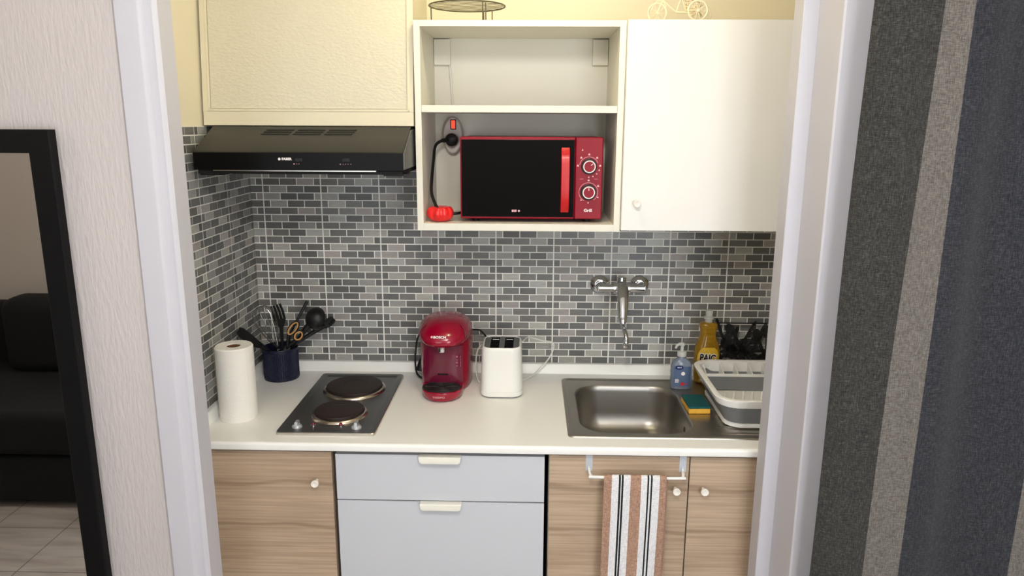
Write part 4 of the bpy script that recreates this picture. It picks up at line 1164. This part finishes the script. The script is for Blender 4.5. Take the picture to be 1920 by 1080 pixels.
def dish_rack():
    z = ZC + .006
    t = thing('dish_rack', 'white and grey collapsible dish rack standing on the drainboard', 'dish rack', (1.69, -.35, z))
    def R(i, zz, r=.045): return rrect(1.535 - i, 1.835 + i, -.503 - i, -.197 + i, r + i * .5, zz, 8)
    b = B(); b.loft([R(-.004, z), R(.002, z + .002), R(.003, z + .011), R(-.001, z + .013), R(-.008, z + .013), R(-.010, z + .006), R(-.03, z + .006)]); part('base', b, M['rack_white'], t)
    b = B(); b.loft([R(-.002, z + .0125), R(.006, z + .03), R(.016, z + .052), R(.024, z + .072), R(.022, z + .072), R(.014, z + .052), R(.004, z + .03), R(-.006, z + .0125)], cap=False); part('wall', b, M['rack_grey'], t)
    b = B(); b.loft([R(.024, z + .071), R(.029, z + .0715), R(.0365, z + .088), R(.0385, z + .095), R(.036, z + .097), R(.024, z + .097), R(.0215, z + .095), R(.020, z + .078), R(.024, z + .071)], cap=False); part('rim', b, M['rack_white'], t, sharp=45)
    # cutlery tray along the back
    b = B()
    yb, yfr = -.178, -.242
    b.box(1.53, 1.84, yfr - .002, yfr + .001, z + .066, z + .075); b.box(1.53, 1.84, yfr, yb, z + .03, z + .033)
    b.box(1.53, 1.84, yb - .001, yb + .002, z + .03, z + .094)
    for xx in (1.532, 1.589, 1.635, 1.681, 1.727, 1.773, 1.836):
        b.prism([(yfr, z + .032), (yb, z + .032), (yb, z + .094), (yfr, z + .074)], xx - .0012, xx + .0012, 'yz')
    part('cutlery_tray', b, M['rack_white'], t)
    b = B(); b.box(1.532, 1.838, yfr - .0015, yfr + .0005, z + .02, z + .066); part('tray_wall', b, M['rack_grey'], t)
    b = B(); b.loft([R(-.004, z + .0155), R(-.004, z + .018)])
    part('floor_plate', b, M['rack_white'], t)
    b = B()
    for i in range(9):
        for yy in (-.47, -.40, -.33):
            b.tube([(1.57 + i * .029, yy, z + .017), (1.57 + i * .029, yy, z + .05)], .004, 8, r_end=.0026)
    part('plate_prongs', b, M['rack_white'], t)
dish_rack()
def trivet():
    """black openwork panel of forks and spoons, leaning on the tiles"""
    b = B(); th = .0028
    def place(poly, x, z, ang):
        c, s_ = math.cos(ang), math.sin(ang)
        b.prism([(x + p[0] * c - p[1] * s_, z + p[0] * s_ + p[1] * c) for p in poly], -th, th, 'xz')
    def spoon(x, z, ang, L=.125):
        hh = L / 2
        el = [(.0155 * math.cos(2 * PI * i / 18), hh - .018 + .021 * math.sin(2 * PI * i / 18)) for i in range(18)]
        place(el, x, z, ang)
        place([(-.0045, -hh), (.0045, -hh), (.005, -hh + .02), (.004, hh - .03), (-.004, hh - .03), (-.005, -hh + .02)], x, z, ang)
        place([(.005 * math.cos(2 * PI * i / 12), -hh + .009 * math.sin(2 * PI * i / 12)) for i in range(12)], x, z, ang)
    def fork(x, z, ang, L=.125):
        hh = L / 2
        place([(-.011, hh - .026), (-.0095, hh - .036), (-.003, hh - .043), (.003, hh - .043), (.0095, hh - .036), (.011, hh - .026)], x, z, ang)
        for k in range(4):
            xx = -.0095 + k * .0064; place([(xx - .0022, hh - .028), (xx + .0022, hh - .028), (xx + .0017, hh), (xx - .0017, hh)], x, z, ang)
        place([(-.0045, -hh), (.0045, -hh), (.004, hh - .04), (-.004, hh - .04)], x, z, ang)
        place([(.005 * math.cos(2 * PI * i / 12), -hh + .009 * math.sin(2 * PI * i / 12)) for i in range(12)], x, z, ang)
    x0, z0 = 1.597, 0.0
    G = .0475
    items = [(.028, .028, 12, 1), (.075, .03, -48, 0), (.12, .028, 40, 1), (.165, .03, -15, 0), (.03, .075, 140, 0), (.08, .08, 30, 1), (.125, .075, 215, 0), (.17, .08, 125, 1),
             (.03, .125, -35, 1), (.075, .13, 170, 0), (.125, .125, -50, 1), (.17, .13, 20, 0), (.03, .165, 200, 0), (.08, .155, 35, 0), (.12, .16, 150, 1), (.168, .155, -30, 1), (.10, .10, 75, 0), (.055, .105, -75, 1), (.145, .10, 95, 0)]
    for x, z, a, k in items:
        (fork if k else spoon)(x0 + .003 + x * .95, z0 + .010 + z * .88, math.radians(a), .104)
    b.tube([(x0 + .006, 0, .004), (x0 + .184, 0, .004), (x0 + .184, 0, .196), (x0 + .006, 0, .196)], .0032, 8, closed=True)
    b.rot(math.radians(-10), 'X', (0, 0, 0)); b.xf(Matrix.Translation((0, -.064, ZC + .0002)))
    tag(part('cutlery_trivet', b, M['black']), 'black openwork panel of cut out forks and spoons leaning behind the dish rack', 'trivet')
trivet()

# ------------------------------------------------------------------ towel on its hanger
def towel_bar():
    t = thing('towel_hanger', 'pale metal over door towel hanger on the left sink cabinet door', 'towel rail', (1.257, YD, .82))
    xa, xb = 1.1285, 1.3885
    for x in (xa, xb):
        b = B(); b.prism([(YD - .0004, .822), (YD - .0018, .822), (YD - .0018, .8682), (YD + .0195, .8682), (YD + .0195, .8668), (YD - .0004, .8668)], x - .0095, x + .0095, 'yz'); part('strap', b, M['towel_grey'], t)
    b = B(); b.tube([(xa, YD - .004, .836), (xa, YD - .006, .826), (xa + .004, YD - .028, .8195), (xa + .02, YD - .034, .819), (xb - .02, YD - .034, .819), (xb - .004, YD - .028, .8195), (xb, YD - .006, .826), (xb, YD - .004, .836)], .0042, 12, smooth=5); part('bar', b, M['bar_white'], t, sharp=70)
towel_bar()
def tea_towel():
    edges = [0, .126, .238, .269, .283, .314, .426, .596, .695, .722, .749, .776, .892, 1.0]
    mi = [0, 1, 2, 1, 2, 1, 0, 1, 2, 1, 2, 1, 0]
    cols = []
    for i in range(len(edges) - 1):
        n = max(1, int((edges[i + 1] - edges[i]) / .03))
        for k in range(n): cols.append((edges[i] + (edges[i + 1] - edges[i]) * k / n, mi[i]))
    us = [c[0] for c in cols] + [1.0]; ms = [c[1] for c in cols]
    xc, w = 1.2525, .171; yb = YD - .034; zb = .819; r = .0062
    # path: back fall, over the bar, long front fall
    path = []
    for i in range(9): path.append((yb + r + .0006, .50 + (zb - .50) * i / 9))
    for i in range(9):
        a = PI * i / 8; path.append((yb + r * math.cos(a), zb + r * math.sin(a)))
    for i in range(1, 22): path.append((yb - r - .006 * math.sin(min(1, i / 6) * PI / 2), zb - (zb - .36) * i / 21))
    b = B()
    def P(u, j, off):
        y, z = path[j]; d = max(0, zb - z)
        front = j > 12
        x = xc + (u - .5) * w * (1 - .02 * d) + (-.012 * d if front else .006)
        y += (.0028 * math.sin(u * 11 + 1.0) + .002 * math.sin(u * 23 + d * 6)) * min(1, d * 6) * (-1 if front else .4)
        if front: y -= off
        else: y += off
        if 9 <= j <= 16:
            a = PI * (j - 9) / 8; y = yb + (r + off) * math.cos(a); z = zb + (r + off) * math.sin(a)
        return V((x, y, z))
    A = [[b.bm.verts.new(P(u, j, .0016)) for u in us] for j in range(len(path))]
    C = [[b.bm.verts.new(P(u, j, 0)) for u in us] for j in range(len(path))]
    for j in range(len(path) - 1):
        for i in range(len(us) - 1):
            f = b.bm.faces.new((A[j][i], A[j][i + 1], A[j + 1][i + 1], A[j + 1][i])); f.material_index = ms[i]
            f = b.bm.faces.new((C[j][i], C[j + 1][i], C[j + 1][i + 1], C[j][i + 1])); f.material_index = ms[i]
        for i in (0, len(us) - 1):
            b.bm.faces.new((A[j][i], A[j + 1][i], C[j + 1][i], C[j][i]))
    for i in range(len(us) - 1):
        for j in (0, len(path) - 1):
            f = b.bm.faces.new((A[j][i], C[j][i], C[j][i + 1], A[j][i + 1])); f.material_index = ms[i]
    tag(part('tea_towel', b, [M['tw_brown'], M['tw_white'], M['tw_black']], sharp=60), 'terracotta, white and black striped tea towel hanging on the cabinet door', 'tea towel')
tea_towel()

# ------------------------------------------------------------------ on top of the wall units
def cooling_rack():
    t = thing('cooling_rack', 'round silver wire rack on legs on top of the open shelf unit', 'wire rack', (.765, -.19, 2.0505))
    cx, cy, z, r = .764, -.20, 2.1065, .113
    b = B(); b.tube([(cx + r * math.cos(2 * PI * i / 48), cy + r * math.sin(2 * PI * i / 48), z) for i in range(48)], .0022, 8, closed=True); part('rim', b, M['rack_wire'], t, sharp=70)
    b = B()
    for k in range(-4, 5):
        d = k * .0245; h = math.sqrt(max(0, r * r - d * d))
        a = math.radians(18); ca, sa = math.cos(a), math.sin(a)
        p0 = (cx - h * ca - d * sa, cy - h * sa + d * ca, z); p1 = (cx + h * ca - d * sa, cy + h * sa + d * ca, z)
        b.tube([p0, p1], .0012, 6)
    part('grid', b, M['rack_wire'], t, sharp=70)
    for xa, ya, xb, yb in ((.657, -.21, .652, -.165), (.808, -.115, .816, -.29), (.823, -.27, .834, -.115)):
        b = B()
        b.tube([(xa, ya, z), (xa, ya, z - .006), (xa + .001, ya, 2.0525), (xb, yb, 2.0525), (xb, yb, z - .006), (xb, yb, z)], .0017, 8); part('leg', b, M['rack_wire'], t, sharp=70)
cooling_rack()
def tricycle():
    t = thing('toy_tricycle', 'cream metal toy tricycle planter with pink flowers on top of the white cabinet', 'ornament', (1.40, -.26, 2.0505))
    zt = 2.0505; m = M['cream_metal']
    def wheel(x, y, r):
        b = B(); b.tube([(x + r * math.cos(2 * PI * i / 36), y, zt + r + .0025 + r * math.sin(2 * PI * i / 36)) for i in range(36)], .0028, 8, closed=True)
        w = part('wheel', b, m, t, sharp=70)
        b = B(); b.lathe([(.004, -.004), (.004, .004)], x, zt + r + .0025, y, 14, 'y')
        for i in range(10):
            a = 2 * PI * i / 10; b.tube([(x, y, zt + r + .0025), (x + r * math.cos(a), y, zt + r + .0025 + r * math.sin(a))], .0009, 6)
        part('spokes', b, m, w, sharp=70)
    wheel(1.318, -.262, .0265); wheel(1.423, -.315, .0265); wheel(1.453, -.225, .0265)
    b = B()
    b.tube([(1.318, -.262, zt + .029), (1.333, -.262, zt + .062), (1.342, -.262, zt + .085), (1.345, -.262, zt + .10)], .0022, 8)
    b.tube([(1.338, -.262, zt + .075), (1.385, -.265, zt + .073)], .002, 8); b.tube([(1.334, -.262, zt + .063), (1.372, -.265, zt + .031)], .002, 8)
    b.tube([(1.385, -.265, zt + .075), (1.372, -.265, zt + .031)], .002, 8); b.tube([(1.385, -.265, zt + .073), (1.400, -.265, zt + .033)], .002, 8)
    b.tube([(1.372, -.265, zt + .031), (1.438, -.27, zt + .029)], .003, 8); b.tube([(1.423, -.315, zt + .029), (1.453, -.225, zt + .029)], .002, 8)
    b.tube([(1.300, -.262, zt + .033), (1.306, -.262, zt + .048), (1.318, -.262, zt + .0615), (1.333, -.262, zt + .060), (1.343, -.262, zt + .047)], .0018, 8, smooth=3)
    b.tube([(1.345, -.285, zt + .103), (1.345, -.262, zt + .1), (1.345, -.238, zt + .103)], .002, 8)
    part('frame', b, m, t, sharp=70)
    b = B(); b.box(1.378, 1.394, -.272, -.258, zt + .0755, zt + .0825, .003); part('saddle', b, m, t)
    b = B()
    for k in range(12):
        a = 2 * PI * k / 12; b.tube([(1.417 + .019 * math.cos(a), -.272 + .024 * math.sin(a), zt + .034), (1.417 + .025 * math.cos(a), -.272 + .031 * math.sin(a), zt + .072)], .0012, 6)
    for kk in range(5):
        q = kk / 4; b.tube([(1.417 + (.019 + .006 * q) * math.cos(2 * PI * i / 24), -.272 + (.024 + .007 * q) * math.sin(2 * PI * i / 24), zt + .034 + .038 * q) for i in range(24)], .0014, 6, closed=True)
    part('basket', b, m, t, sharp=70)
    rnd = random.Random(3)
    for k in range(7):
        fx, fy, fz = 1.415 + rnd.uniform(-.02, .035), -.272 + rnd.uniform(-.03, .02), zt + rnd.uniform(.078, .098)
        b = B()
        for p in range(6):
            a = 2 * PI * p / 6; d = V((math.cos(a), math.sin(a) * .8, .35)).normalized()
            flat_strip(b, [(fx, fy, fz), V((fx, fy, fz)) + d * .008, V((fx, fy, fz)) + d * .0135 + V((0, 0, -.002))], [.001, .005, .0025], .0004, d.cross(V((0, 0, 1))))
        b.tube([(fx, fy, fz), (1.417, -.272, zt + .06)], .0009, 6)
        part('flower', b, M['petal'], t, sharp=70)
tricycle()

# ------------------------------------------------------------------ light
def area(name, loc, rot, sx, sy, power, col):
    l = bpy.data.lights.new(name, 'AREA'); l.shape = 'RECTANGLE'; l.size = sx; l.size_y = sy; l.energy = power; l.color = col
    o = bpy.data.objects.new(name, l); COL.objects.link(o); o.location = loc; o.rotation_euler = [math.radians(a) for a in rot]; return o
def bulb(name, loc, power, col, r):
    l = bpy.data.lights.new(name, 'POINT'); l.energy = power; l.color = col; l.shadow_soft_size = r
    o = bpy.data.objects.new(name, l); COL.objects.link(o); o.location = loc; return o
for (w0, w1), pw in zip(WINS, (9, 28)):
    area('daylight', ((w0 + w1) / 2, RY0 - .12, (WZ0 + WZ1) / 2), (90, 0, 0), w1 - w0, WZ1 - WZ0, pw, (0.89, 0.94, 1.0))
bulb('kitchen_lamp', (.92, -.70, 2.41), 4.6, (1.0, 0.89, 0.58), .06)
bulb('room_lamp', (.90, -2.15, 2.40), 29, (1.0, 0.955, 0.90), .11)
bulb('corner_lamp', (-1.3, -2.0, 2.2), 5, (1.0, 0.88, 0.76), .06)
w = bpy.data.worlds.new('sky'); SC.world = w; w.use_nodes = True
nt = w.node_tree; bg = nt.nodes['Background']
sky = nt.nodes.new('ShaderNodeTexSky'); sky.sky_type = 'HOSEK_WILKIE'
nt.links.new(sky.outputs[0], bg.inputs['Color']); bg.inputs['Strength'].default_value = 0.35
vs = SC.view_settings
SC.display_settings.display_device = 'sRGB'
vs.view_transform = 'Standard'; vs.look = 'None'; vs.exposure = 0.6; vs.gamma = 1.0; vs.use_curve_mapping = False
